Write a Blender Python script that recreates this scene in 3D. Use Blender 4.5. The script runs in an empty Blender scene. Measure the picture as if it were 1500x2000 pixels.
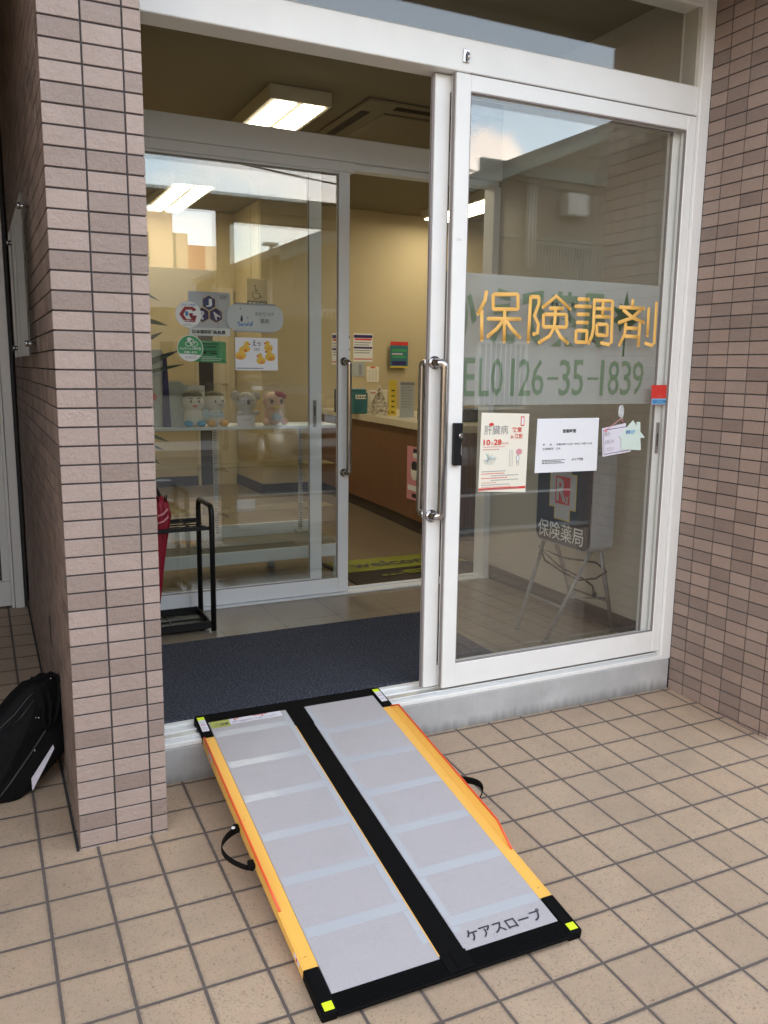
import bpy, bmesh, math, random
from mathutils import Vector, Matrix
random.seed(7)
SC = bpy.context.scene
COL = SC.collection
R = math.radians

# ------------------------------------------------------------------ camera
CAMR = ((0.9005293542, -0.4346281735, 0.0120512657),      # right
        (-0.0627553642, -0.1573531894, -0.9855464160),    # down
        (0.4302425375, 0.8867571960, -0.1689764154))      # forward
CAMC = Vector((-0.0861807, -2.3014977, 1.3698585))
CAMF = 1637.3455                                          # focal length in pixels of a 1500 px wide frame
cd = bpy.data.cameras.new('camera'); cam = bpy.data.objects.new('camera', cd); COL.objects.link(cam)
r_, d_, f_ = (Vector(v) for v in CAMR)
cam.matrix_world = Matrix(((r_.x, -d_.x, -f_.x, CAMC.x), (r_.y, -d_.y, -f_.y, CAMC.y), (r_.z, -d_.z, -f_.z, CAMC.z), (0, 0, 0, 1)))
cd.sensor_fit = 'HORIZONTAL'; cd.sensor_width = 36; cd.lens = 36 * CAMF / 1500
cd.clip_start = 0.02; cd.clip_end = 2000
SC.camera = cam

# ------------------------------------------------------------------ sky, sun, exposure
SUN_EL, SUN_AZ = R(9), R(28)          # azimuth from +Y towards -X: low evening sun behind the shop
w = bpy.data.worlds.new('World'); SC.world = w; w.use_nodes = True
nt = w.node_tree; N = nt.nodes; Lk = nt.links
for n in list(N): N.remove(n)
out = N.new('ShaderNodeOutputWorld'); bg = N.new('ShaderNodeBackground'); sky = N.new('ShaderNodeTexSky')
sky.sky_type = 'NISHITA'; sky.sun_disc = False; sky.sun_elevation = SUN_EL; sky.sun_rotation = -SUN_AZ
sky.air_density = 1.0; sky.dust_density = 1.6; sky.ozone_density = 1.0
tc = N.new('ShaderNodeTexCoord')
mp = N.new('ShaderNodeMapping'); mp.inputs['Scale'].default_value = (1, 1, 2.1)
nz = N.new('ShaderNodeTexNoise'); nz.inputs['Scale'].default_value = 2.1; nz.inputs['Detail'].default_value = 9; nz.inputs['Roughness'].default_value = .52
cr = N.new('ShaderNodeValToRGB'); cr.color_ramp.elements[0].position = .53; cr.color_ramp.elements[1].position = .66
mx = N.new('ShaderNodeMixRGB'); mx.inputs['Color2'].default_value = (7.4, 6.3, 5.5, 1)
hz_ = N.new('ShaderNodeMixRGB'); hz_.blend_type = 'MIX'; hz_.inputs['Fac'].default_value = .55; hz_.inputs['Color2'].default_value = (4.5, 4.95, 5.6, 1)
ms = N.new('ShaderNodeMath'); ms.operation = 'MULTIPLY'; ms.inputs[1].default_value = .85
Lk.new(tc.outputs['Generated'], mp.inputs['Vector']); Lk.new(mp.outputs[0], nz.inputs['Vector']); Lk.new(nz.outputs['Fac'], cr.inputs['Fac'])
dn = N.new('ShaderNodeVectorMath'); dn.operation = 'NORMALIZE'; Lk.new(tc.outputs['Generated'], dn.inputs[0])
dp = N.new('ShaderNodeVectorMath'); dp.operation = 'DOT_PRODUCT'; Lk.new(dn.outputs[0], dp.inputs[0]); dp.inputs[1].default_value = (.5200, -.8225, .2300)
mr = N.new('ShaderNodeMapRange'); mr.inputs['From Min'].default_value = .9982; mr.inputs['From Max'].default_value = .9999; Lk.new(dp.outputs['Value'], mr.inputs[0])
n2_ = N.new('ShaderNodeTexNoise'); n2_.inputs['Scale'].default_value = 16; n2_.inputs['Detail'].default_value = 7; Lk.new(tc.outputs['Generated'], n2_.inputs['Vector'])
a1_ = N.new('ShaderNodeMath'); a1_.operation = 'MULTIPLY_ADD'; Lk.new(n2_.outputs['Fac'], a1_.inputs[0]); a1_.inputs[1].default_value = 1.6; a1_.inputs[2].default_value = -.85
a2_ = N.new('ShaderNodeMath'); a2_.operation = 'ADD'; Lk.new(mr.outputs[0], a2_.inputs[0]); Lk.new(a1_.outputs[0], a2_.inputs[1])
a3_ = N.new('ShaderNodeMapRange'); a3_.interpolation_type = 'SMOOTHSTEP'; a3_.inputs['From Min'].default_value = .42; a3_.inputs['From Max'].default_value = .85; Lk.new(a2_.outputs[0], a3_.inputs[0])
mm_ = N.new('ShaderNodeMath'); mm_.operation = 'MAXIMUM'; Lk.new(cr.outputs['Color'], mm_.inputs[0]); Lk.new(a3_.outputs[0], mm_.inputs[1])
Lk.new(mm_.outputs[0], ms.inputs[0]); Lk.new(ms.outputs[0], mx.inputs['Fac'])
Lk.new(sky.outputs[0], hz_.inputs['Color1']); Lk.new(hz_.outputs[0], mx.inputs['Color1']); sp_ = N.new('ShaderNodeSeparateXYZ'); Lk.new(dn.outputs[0], sp_.inputs[0])
gr = N.new('ShaderNodeMapRange'); gr.inputs['From Min'].default_value = .05; gr.inputs['From Max'].default_value = .75; gr.inputs['To Min'].default_value = 1.35; gr.inputs['To Max'].default_value = .8; Lk.new(sp_.outputs['Z'], gr.inputs[0])
vm = N.new('ShaderNodeVectorMath'); vm.operation = 'SCALE'; Lk.new(mx.outputs[0], vm.inputs[0]); Lk.new(gr.outputs[0], vm.inputs['Scale']); Lk.new(vm.outputs[0], bg.inputs['Color'])
bg.inputs['Strength'].default_value = .12
Lk.new(bg.outputs[0], out.inputs[0])
sl = bpy.data.lights.new('sun', 'SUN'); sl.energy = 2.0; sl.energy *= .8; sl.angle = R(.5); sl.color = (1, .72, .48)
so = bpy.data.objects.new('sun', sl); COL.objects.link(so)
sdir = Vector((-math.sin(SUN_AZ) * math.cos(SUN_EL), math.cos(SUN_AZ) * math.cos(SUN_EL), math.sin(SUN_EL)))
so.rotation_euler = sdir.to_track_quat('Z', 'Y').to_euler()
SC.view_settings.view_transform = 'Standard'; SC.view_settings.look = 'None'
SC.view_settings.exposure = 2.45; SC.view_settings.gamma = 1
SC.cycles.use_denoising = True
SC.cycles.max_bounces = 12; SC.cycles.transparent_max_bounces = 24; SC.cycles.transmission_bounces = 8; SC.cycles.glossy_bounces = 6
SC.cycles.sample_clamp_indirect = 6

# ------------------------------------------------------------------ helpers
def at(u, v, **k):
    """where the sight line of photograph point (u, v) meets the plane x=, y= or z=: used to read real positions off the photo"""
    a, b = (u - 750) / CAMF, (v - 1000) / CAMF
    d = r_ * a + d_ * b + f_
    ax, val = list(k.items())[0]; i = 'xyz'.index(ax)
    return CAMC + d * ((val - CAMC[i]) / d[i])

def gz(x, y):                                             # the paving falls 4 % towards the street
    return -0.0073 * x + 0.042 * y

def wloc(o):
    v = Vector((0, 0, 0))
    while o: v += o.location; o = o.parent
    return v

class MB:
    def __init__(s): s.v = []; s.f = []; s.m = []; s.sm = []; s.r = []
    def add(s, vs, fs, m=0, smooth=False, rnd=0.):
        b = len(s.v); s.v += [Vector(p) for p in vs]
        for f in fs: s.f.append([b + i for i in f]); s.m.append(m); s.sm.append(smooth); s.r.append(rnd)
        return s
    def box(s, x0, x1, y0, y1, z0, z1, bev=0, m=0, T=None, rnd=0., seg=1):
        x0, x1 = min(x0, x1), max(x0, x1); y0, y1 = min(y0, y1), max(y0, y1); z0, z1 = min(z0, z1), max(z0, z1)
        if bev <= 0:
            vs = [(x, y, z) for z in (z0, z1) for y in (y0, y1) for x in (x0, x1)]
            fs = [(0, 2, 3, 1), (4, 5, 7, 6), (0, 1, 5, 4), (2, 6, 7, 3), (0, 4, 6, 2), (1, 3, 7, 5)]
        else:
            bm = bmesh.new(); bmesh.ops.create_cube(bm, size=1)
            for v in bm.verts: v.co = Vector(((x0 + x1) / 2 + v.co.x * (x1 - x0), (y0 + y1) / 2 + v.co.y * (y1 - y0), (z0 + z1) / 2 + v.co.z * (z1 - z0)))
            bmesh.ops.bevel(bm, geom=list(bm.edges), offset=min(bev, .49 * min(x1 - x0, y1 - y0, z1 - z0)), segments=seg, affect='EDGES', profile=.5)
            vs = [v.co.copy() for v in bm.verts]; fs = [[v.index for v in f.verts] for f in bm.faces]; bm.free()
        if T: vs = [T(Vector(p)) for p in vs]
        return s.add(vs, fs, m, False, rnd)
    def tube(s, pts, r, n=10, m=0, sq=(1, 1), up=None, cap=True, T=None):
        pts = [Vector(p) for p in pts]; k = len(pts); rr = r if isinstance(r, (list, tuple)) else [r] * k
        vs = []; prev = None
        for i, p in enumerate(pts):
            t = (pts[min(i + 1, k - 1)] - pts[max(i - 1, 0)]).normalized()
            a = Vector(up) if up else (prev if prev else (Vector((0, 0, 1)) if abs(t.z) < .9 else Vector((1, 0, 0))))
            a = (a - t * a.dot(t)).normalized(); prev = a; b = t.cross(a)
            for j in range(n):
                q = 2 * math.pi * j / n
                vs.append(p + a * (math.cos(q) * rr[i] * sq[0]) + b * (math.sin(q) * rr[i] * sq[1]))
        fs = [(i * n + j, i * n + (j + 1) % n, (i + 1) * n + (j + 1) % n, (i + 1) * n + j) for i in range(k - 1) for j in range(n)]
        if cap: fs += [list(range(n))[::-1], [(k - 1) * n + j for j in range(n)]]
        if T: vs = [T(p) for p in vs]
        return s.add(vs, fs, m, True)
    def ell(s, c, r, nu=16, nv=10, m=0, T=None, noise=0):
        c = Vector(c); r = Vector(r) if not isinstance(r, (int, float)) else Vector((r, r, r)); vs = [c + Vector((0, 0, r.z))]
        for i in range(1, nv):
            th = math.pi * i / nv
            for j in range(nu):
                ph = 2 * math.pi * j / nu; q = 1 + random.uniform(-noise, noise)
                vs.append(c + Vector((r.x * math.sin(th) * math.cos(ph) * q, r.y * math.sin(th) * math.sin(ph) * q, r.z * math.cos(th) * q)))
        vs.append(c - Vector((0, 0, r.z))); e = len(vs) - 1
        fs = [(0, 1 + j, 1 + (j + 1) % nu) for j in range(nu)]
        fs += [(1 + i * nu + j, 1 + (i + 1) * nu + j, 1 + (i + 1) * nu + (j + 1) % nu, 1 + i * nu + (j + 1) % nu) for i in range(nv - 2) for j in range(nu)]
        fs += [(e, 1 + (nv - 2) * nu + (j + 1) % nu, 1 + (nv - 2) * nu + j) for j in range(nu)]
        if T: vs = [T(p) for p in vs]
        return s.add(vs, fs, m, True)
    def prism(s, poly, O, U, V, Nn, h, m=0, h0=0):
        """polygon in (U, V) at O, from h0 to h0+h along Nn"""
        O, U, V, Nn = Vector(O), Vector(U), Vector(V), Vector(Nn); k = len(poly)
        vs = [O + U * a + V * b + Nn * h0 for a, b in poly] + [O + U * a + V * b + Nn * (h0 + h) for a, b in poly]
        fs = [list(range(k)), list(range(k, 2 * k))] + [(i, (i + 1) % k, k + (i + 1) % k, k + i) for i in range(k)]
        return s.add(vs, fs, m)
    def text(s, body, O, U, V, wd=None, ht=None, m=0, h=.0006, bold=0, sx=1, center=False, spacing=1.0):
        """lettering set in the box wd x ht with its lower left corner at O, reading along U"""
        cu = bpy.data.curves.new('t', 'FONT'); cu.body = body; cu.size = 1; cu.resolution_u = 2; cu.offset = bold
        cu.extrude = 0; cu.space_character = spacing
        ob = bpy.data.objects.new('t', cu); COL.objects.link(ob)
        dg = bpy.context.evaluated_depsgraph_get(); me = ob.evaluated_get(dg).to_mesh()
        vs = [v.co.copy() for v in me.vertices]; fs = [list(p.vertices) for p in me.polygons]
        ob.evaluated_get(dg).to_mesh_clear(); bpy.data.objects.remove(ob); bpy.data.curves.remove(cu)
        if not vs: return s
        ax, bx = min(v.x for v in vs), max(v.x for v in vs); ay, by = min(v.y for v in vs), max(v.y for v in vs)
        ky = (ht / (by - ay)) if ht else None; kx = (wd / (bx - ax)) if wd else ky * sx
        if ky is None: ky = kx
        O, U, V = Vector(O), Vector(U).normalized(), Vector(V).normalized(); n = U.cross(V)
        if center: O = O - U * (kx * (bx - ax) / 2)
        P = [O + U * ((v.x - ax) * kx) + V * ((v.y - ay) * ky) + n * h for v in vs]
        return s.add(P, fs, m)
    def build(s, name, mats, parent=None, at_=None):
        me = bpy.data.meshes.new(name); off = wloc(parent) if parent else (Vector(at_) if at_ else Vector((0, 0, 0)))
        me.from_pydata([p - off for p in s.v], [], s.f)
        if not isinstance(mats, (list, tuple)): mats = [mats]
        for q in mats: me.materials.append(q)
        me.polygons.foreach_set('material_index', s.m); me.polygons.foreach_set('use_smooth', s.sm)
        if any(s.r):
            a = me.attributes.new('rnd', 'FLOAT', 'FACE'); a.data.foreach_set('value', s.r)
        me.validate()
        bm = bmesh.new(); bm.from_mesh(me)
        if not NOREC[0]: bmesh.ops.recalc_face_normals(bm, faces=bm.faces)
        bm.to_mesh(me); bm.free(); me.update()
        o = bpy.data.objects.new(name, me); COL.objects.link(o)
        if parent: o.parent = parent
        elif at_: o.location = off
        return o
NOREC = [False]
X, Y, Z = Vector((1, 0, 0)), Vector((0, 1, 0)), Vector((0, 0, 1))

def tag(o, label, cat, group=None):
    o['label'] = label; o['category'] = cat
    if group: o['group'] = group
    return o
def thing(name, loc, label, cat, group=None):
    o = bpy.data.objects.new(name, None); COL.objects.link(o); o.location = loc; o.empty_display_size = .05
    return tag(o, label, cat, group)
def struct(o, kind='structure'): o['kind'] = kind; return o

# ------------------------------------------------------------------ materials
def mat(name, col, rough=.5, metal=0, spec=.5, bump=None, var=None, emit=None, coat=0, alpha=None):
    """bump=(scale, strength, distance); var=(scale, amount): soft colour variation"""
    m = bpy.data.materials.new(name); m.use_nodes = True; t = m.node_tree; b = t.nodes['Principled BSDF']
    b.inputs['Base Color'].default_value = (*col, 1); b.inputs['Roughness'].default_value = rough; b.inputs['Metallic'].default_value = metal
    b.inputs['Specular IOR Level'].default_value = spec; b.inputs['Coat Weight'].default_value = coat
    if alpha is not None: b.inputs['Alpha'].default_value = alpha
    if emit: b.inputs['Emission Color'].default_value = (*emit[0], 1); b.inputs['Emission Strength'].default_value = emit[1]
    co = t.nodes.new('ShaderNodeTexCoord')
    if var:
        n = t.nodes.new('ShaderNodeTexNoise'); n.inputs['Scale'].default_value = var[0]; n.inputs['Detail'].default_value = 5
        t.links.new(co.outputs['Object'], n.inputs['Vector'])
        x = t.nodes.new('ShaderNodeMixRGB'); x.inputs['Color1'].default_value = (*[c * (1 - var[1]) for c in col], 1); x.inputs['Color2'].default_value = (*[min(1, c * (1 + var[1])) for c in col], 1)
        t.links.new(n.outputs['Fac'], x.inputs['Fac']); t.links.new(x.outputs[0], b.inputs['Base Color'])
    if bump:
        n = t.nodes.new('ShaderNodeTexNoise'); n.inputs['Scale'].default_value = bump[0]; n.inputs['Detail'].default_value = 6
        t.links.new(co.outputs['Object'], n.inputs['Vector'])
        bp = t.nodes.new('ShaderNodeBump'); bp.inputs['Strength'].default_value = bump[1]; bp.inputs['Distance'].default_value = bump[2]
        t.links.new(n.outputs['Fac'], bp.inputs['Height']); t.links.new(bp.outputs[0], b.inputs['Normal'])
    return m

class G:                                                   # tiny node-graph helper
    def __init__(s, name):
        s.m = bpy.data.materials.new(name); s.m.use_nodes = True; s.t = s.m.node_tree; s.b = s.t.nodes['Principled BSDF']
    def n(s, typ, **k):
        q = s.t.nodes.new(typ)
        for a, b in k.items(): setattr(q, a, b)
        return q
    def put(s, sock, v):
        if isinstance(v, bpy.types.NodeSocket): s.t.links.new(v, sock)
        elif v is not None: sock.default_value = v
    def math(s, op, a, b=None, c=None):
        q = s.n('ShaderNodeMath', operation=op)
        for i, v in enumerate((a, b, c)): s.put(q.inputs[i], v) if v is not None else None
        return q.outputs[0]
    def mix(s, f, a, b, blend='MIX'):
        q = s.n('ShaderNodeMixRGB', blend_type=blend); s.put(q.inputs[0], f)
        s.put(q.inputs[1], a if not isinstance(a, tuple) else (*a, 1)); s.put(q.inputs[2], b if not isinstance(b, tuple) else (*b, 1))
        return q.outputs[0]
    def noise(s, vec, scale, detail=4, rough=.5):
        q = s.n('ShaderNodeTexNoise'); q.inputs['Scale'].default_value = scale; q.inputs['Detail'].default_value = detail; q.inputs['Roughness'].default_value = rough
        s.put(q.inputs['Vector'], vec); return q.outputs['Fac']
    def ramp(s, f, a, b, lo=0., hi=1.):
        q = s.n('ShaderNodeMapRange'); q.inputs['From Min'].default_value = a; q.inputs['From Max'].default_value = b
        q.inputs['To Min'].default_value = lo; q.inputs['To Max'].default_value = hi; s.put(q.inputs[0], f); return q.outputs[0]
    def obj(s): return s.n('ShaderNodeTexCoord').outputs['Object']
    def sep(s, v):
        q = s.n('ShaderNodeSeparateXYZ'); s.put(q.inputs[0], v); return q.outputs
    def comb(s, *v):
        q = s.n('ShaderNodeCombineXYZ')
        for i, a in enumerate(v): s.put(q.inputs[i], a)
        return q.outputs[0]
    def white(s, v):
        q = s.n('ShaderNodeTexWhiteNoise'); s.put(q.inputs['Vector'], v); return q.outputs['Value']
    def bump(s, h, strength, dist):
        q = s.n('ShaderNodeBump'); q.inputs['Strength'].default_value = strength; q.inputs['Distance'].default_value = dist; s.put(q.inputs['Height'], h)
        s.t.links.new(q.outputs[0], s.b.inputs['Normal'])
    def base(s, c, rough=None):
        s.put(s.b.inputs['Base Color'], c if not isinstance(c, tuple) else (*c, 1))
        if rough is not None: s.put(s.b.inputs['Roughness'], rough)
        return s

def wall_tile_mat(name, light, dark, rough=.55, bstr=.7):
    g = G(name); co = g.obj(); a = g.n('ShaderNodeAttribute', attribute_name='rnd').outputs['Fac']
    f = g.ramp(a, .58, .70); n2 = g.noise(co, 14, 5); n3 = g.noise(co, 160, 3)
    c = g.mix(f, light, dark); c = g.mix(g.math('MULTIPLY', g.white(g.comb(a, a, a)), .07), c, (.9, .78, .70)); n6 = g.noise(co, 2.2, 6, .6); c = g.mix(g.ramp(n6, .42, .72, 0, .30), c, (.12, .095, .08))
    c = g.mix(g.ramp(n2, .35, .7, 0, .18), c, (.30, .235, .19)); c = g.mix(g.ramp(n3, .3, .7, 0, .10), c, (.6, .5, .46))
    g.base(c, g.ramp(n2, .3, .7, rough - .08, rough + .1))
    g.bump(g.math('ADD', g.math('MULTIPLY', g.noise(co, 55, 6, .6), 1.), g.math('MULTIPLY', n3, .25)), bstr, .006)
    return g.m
M = {}
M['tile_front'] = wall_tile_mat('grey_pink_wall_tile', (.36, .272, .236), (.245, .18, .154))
M['tile_side'] = wall_tile_mat('shaded_side_wall_tile', (.30, .208, .165), (.205, .143, .115))  # darker copy of the front tile, side shade put into its colour
M['joint'] = mat('dark_tile_joint', (.060, .054, .056), .9, bump=(200, .4, .001), var=(30, .25))
M['caulk'] = mat('dark_caulk', (.035, .034, .036), .7)
# floor tiles 150 mm with dark joints, grid read off the photograph
g = G('beige_paving_tile'); co = g.obj(); sx, sy, sz = g.sep(co)
dx = g.math('PINGPONG', sx, .075); dy = g.math('PINGPONG', sy, .075)
wob = g.math('MULTIPLY', g.math('SUBTRACT', g.noise(co, 60, 3), .5), .0016)
d = g.math('ADD', g.math('MINIMUM', dx, dy), wob)
j = g.ramp(d, .0031, .0046)                                # 0 in the joint, 1 on the tile
idv = g.comb(g.math('FLOOR', g.math('DIVIDE', sx, .15)), g.math('FLOOR', g.math('DIVIDE', sy, .15)), 0.)
rv = g.white(idv); n1 = g.noise(co, 150, 4, .85); n2 = g.noise(co, 7, 6); n4 = g.noise(co, 45, 5, .65)
c = g.mix(rv, (.385, .278, .180), (.47, .35, .235)); c = g.mix(g.ramp(n1, .43, .57, 0, .75), c, (.60, .46, .33))
c = g.mix(g.ramp(n1, .53, .60, 0, .9), c, (.19, .13, .088)); c = g.mix(g.ramp(n4, .42, .62, 0, .5), c, (.50, .33, .24)); c = g.mix(g.ramp(n2, .35, .75, 0, .30), c, (.30, .245, .19))
n7 = g.noise(co, 1.6, 7, .65); c = g.mix(g.ramp(n7, .48, .66, 0, .28), c, (.20, .16, .125)); c = g.mix(g.math('MULTIPLY', g.ramp(d, .004, .013, 1, 0), g.ramp(n4, .4, .6, .1, .6)), c, (.20, .155, .12)); n5 = g.noise(co, 90, 2); c = g.mix(g.ramp(n5, .735, .76, 0, .75), c, (.10, .07, .05))
c = g.mix(j, g.mix(n2, (.085, .068, .062), (.15, .12, .105)), c)
g.base(c, g.mix(j, (.9,) * 3, (.5,) * 3)); g.b.inputs['Specular IOR Level'].default_value = .4
g.bump(g.math('ADD', g.math('MULTIPLY', g.ramp(d, .002, .0055), 1.6), g.math('ADD', g.math('MULTIPLY', n1, .35), g.math('MULTIPLY', n4, .3))), .55, .0016)
M['paving'] = g.m
g = G('grey_porcelain_floor'); co = g.obj(); sx, sy, sz = g.sep(co)
d = g.math('MINIMUM', g.math('PINGPONG', g.math('ADD', sx, .02), .15), g.math('PINGPONG', g.math('ADD', sy, .06), .15)); j = g.ramp(d, .0012, .0022)
n1 = g.noise(co, 90, 4); n2 = g.noise(co, 5, 5)
c = g.mix(n1, (.20, .165, .125), (.24, .20, .155)); c = g.mix(g.ramp(n2, .3, .8, 0, .2), c, (.26, .22, .17)); c = g.mix(j, (.12, .10, .085), c)
g.base(c, .24); g.bump(j, .3, .001); M['vest_floor'] = g.m
M['int_floor'] = mat('beige_vinyl_floor', (.21, .165, .11), .28, var=(3, .12), bump=(60, .08, .001))
M['concrete'] = None
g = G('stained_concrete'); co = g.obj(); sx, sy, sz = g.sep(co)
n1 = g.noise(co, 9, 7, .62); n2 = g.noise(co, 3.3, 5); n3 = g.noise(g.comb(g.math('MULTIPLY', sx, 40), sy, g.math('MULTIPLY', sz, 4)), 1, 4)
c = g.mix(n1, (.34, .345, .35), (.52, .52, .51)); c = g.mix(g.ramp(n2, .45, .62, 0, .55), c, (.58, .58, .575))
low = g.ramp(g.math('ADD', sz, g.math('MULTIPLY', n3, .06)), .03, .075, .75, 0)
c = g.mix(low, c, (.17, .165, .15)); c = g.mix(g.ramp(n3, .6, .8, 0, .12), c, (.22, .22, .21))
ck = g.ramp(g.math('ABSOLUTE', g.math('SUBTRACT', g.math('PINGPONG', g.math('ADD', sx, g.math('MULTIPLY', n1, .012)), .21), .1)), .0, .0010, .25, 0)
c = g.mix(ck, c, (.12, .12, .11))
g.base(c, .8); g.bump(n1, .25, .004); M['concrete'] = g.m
M['white'] = mat('cream_white_aluminium', (.84, .84, .82), .32, spec=.5, var=(9, .06), bump=(30, .03, .001))
M['white2'] = mat('white_inner_aluminium', (.76, .79, .82), .38, var=(4, .04))
M['alu'] = mat('bare_aluminium', (.66, .67, .68), .35, metal=.75, var=(20, .12))
M['gasket'] = mat('grey_brown_gasket', (.25, .22, .215), .5)
M['chrome'] = mat('polished_steel', (.46, .44, .435), .10, metal=1)
M['black'] = mat('black_plastic', (.005, .005, .006), .4, spec=.35)
M['blackmetal'] = mat('black_painted_steel', (.007, .007, .008), .42, spec=.35, bump=(150, .1, .0005))
M['wall_in'] = mat('cream_wallpaper', (.55, .46, .285), .8, bump=(220, .15, .001), var=(2, .04))
M['wall_vest'] = mat('pale_cream_wall', (.50, .475, .41), .75, bump=(200, .12, .001), var=(3, .04))
M['ceil'] = mat('cream_ceiling_board', (.235, .205, .15), .9, bump=(90, .2, .001))
M['base'] = mat('dark_brown_baseboard', (.045, .036, .034), .45)
M['lamp'] = mat('lamp_diffuser', (.9, .9, .85), .4, emit=((1, .88, .64), 3.2))
M['housing'] = mat('lamp_housing', (.50, .46, .36), .5)
M['louvre'] = mat('dark_louvre', (.02, .018, .016), .5)
M['paint_soffit'] = mat('grey_soffit_board', (.17, .17, .15), .8, bump=(60, .1, .001), var=(1.5, .08))
M['cream_top'] = mat('cream_counter_top', (.60, .54, .40), .3)
M['paper'] = mat('white_paper', (.80, .81, .84), .7, bump=(14, .25, .004))
M['cream_paper'] = mat('cream_paper', (.82, .78, .66), .6)
def flat(name, col, rough=.55): return mat(name, col, rough)
M['red'] = flat('red_ink', (.66, .04, .03)); M['orange'] = flat('orange_ink', (.70, .17, .10)); M['ink'] = flat('black_ink', (.03, .03, .04))
M['grey_ink'] = flat('grey_ink', (.28, .28, .30)); M['pale_red'] = flat('pale_red_ink', (.66, .30, .26)); M['blue'] = flat('blue_ink', (.06, .22, .50))
M['sky_blue'] = flat('sky_blue_ink', (.20, .50, .72)); M['green'] = flat('green_ink', (.06, .34, .12)); M['greytext'] = flat('pale_grey_ink', (.55, .56, .60))
M['purple'] = flat('deep_violet_ink', (.035, .02, .13)); M['yellow'] = flat('yellow_ink', (.72, .55, .06)); M['pink'] = flat('pink_ink', (.66, .28, .33))
M['white_ink'] = flat('white_ink', (.78, .80, .80)); M['letter'] = flat('amber_lettering', (.84, .48, .12), .45)
M['leafgreen'] = flat('green_lettering', (.155, .225, .135)); M['darkgreen'] = flat('dark_green_lettering', (.05, .11, .045)); M['teal'] = flat('teal_card', (.04, .17, .19)); M['navy'] = flat('navy_enamel', (.006, .008, .022), .3)
M['duck'] = flat('duck_yellow', (.78, .50, .06)); M['duck_shade'] = flat('duck_orange', (.72, .32, .04))

def glass_mat(name, tint, f0=.05, rough=0.):
    m = bpy.data.materials.new(name); m.use_nodes = True; t = m.node_tree
    for n in list(t.nodes): t.nodes.remove(n)
    o = t.nodes.new('ShaderNodeOutputMaterial'); x = t.nodes.new('ShaderNodeMixShader'); tr = t.nodes.new('ShaderNodeBsdfTransparent'); gl = t.nodes.new('ShaderNodeBsdfGlossy')
    tr.inputs[0].default_value = (*tint, 1); gl.inputs['Roughness'].default_value = rough
    lw = t.nodes.new('ShaderNodeLayerWeight'); lw.inputs['Blend'].default_value = .5
    p = t.nodes.new('ShaderNodeMath'); p.operation = 'POWER'; p.inputs[1].default_value = 5
    q = t.nodes.new('ShaderNodeMath'); q.operation = 'MULTIPLY_ADD'; q.inputs[1].default_value = 1 - f0; q.inputs[2].default_value = f0
    t.links.new(lw.outputs['Facing'], p.inputs[0]); t.links.new(p.outputs[0], q.inputs[0]); t.links.new(q.outputs[0], x.inputs[0])
    t.links.new(tr.outputs[0], x.inputs[1]); t.links.new(gl.outputs[0], x.inputs[2]); t.links.new(x.outputs[0], o.inputs[0])
    return m
M['glass'] = glass_mat('window_glass', (.985, .99, .985), .066)
M['glass_in'] = glass_mat('inner_door_glass', (.98, .99, .98), .10)
M['acrylic'] = glass_mat('clear_acrylic', (.82, .87, .86), .13)
M['film'] = mat('clear_plastic_bag', (.85, .87, .88), .12, alpha=.07, bump=(45, 1.0, .01))
M['frost'] = mat('frosted_film', (.52, .53, .50), .6, alpha=.55)
M['frostcard'] = mat('translucent_card', (.55, .62, .64), .4, alpha=.7)

# ------------------------------------------------------------------ ground, road
S_ = MB()
nx, ny = 28, 14
xs = [-7 + i * .6 for i in range(nx + 1)]; ys = [-3.6 + j * .45 for j in range(ny + 1)]
vs = [(x, y, gz(x, y)) for y in ys for x in xs]
fs = [(b * (nx + 1) + a, b * (nx + 1) + a + 1, (b + 1) * (nx + 1) + a + 1, (b + 1) * (nx + 1) + a) for b in range(ny) for a in range(nx)]
NOREC[0] = True
S_.add(vs, fs); struct(S_.build('paving', M['paving']))
NOREC[0] = False
M['asphalt'] = mat('asphalt', (.06, .06, .062), .85, bump=(120, .5, .004), var=(4, .25))
M['kerb'] = mat('kerb_concrete', (.33, .32, .30), .8, bump=(40, .3, .003), var=(5, .15))
M['soil'] = mat('bare_ground', (.16, .14, .10), .95, var=(.4, .3), bump=(4, .4, .05))
M['line'] = mat('road_paint', (.70, .70, .68), .6, var=(20, .1))
b = MB(); b.add([(-300, -400, -.42), (300, -400, -.42), (300, 300, -.42), (-300, 300, -.42)], [(0, 1, 2, 3)]); struct(b.build('ground', M['soil']))
b = MB(); b.box(-200, 200, -3.75, -3.6, -.41, -.15, .01); struct(b.build('near_kerb', M['kerb']))
b = MB(); b.box(-200, 200, -9.4, -3.75, -.41, -.28); struct(b.build('road', M['asphalt']))
b = MB()
for k in range(-12, 16): b.box(k * 5, k * 5 + 2.4, -6.4, -6.28, -.279, -.275)
b.box(-60, 80, -3.98, -3.86, -.279, -.275); struct(b.build('road_marking', M['line']))
b = MB(); b.box(-200, 200, -11.2, -9.4, -.41, -.15, .01); struct(b.build('far_pavement', M['kerb']))

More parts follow.
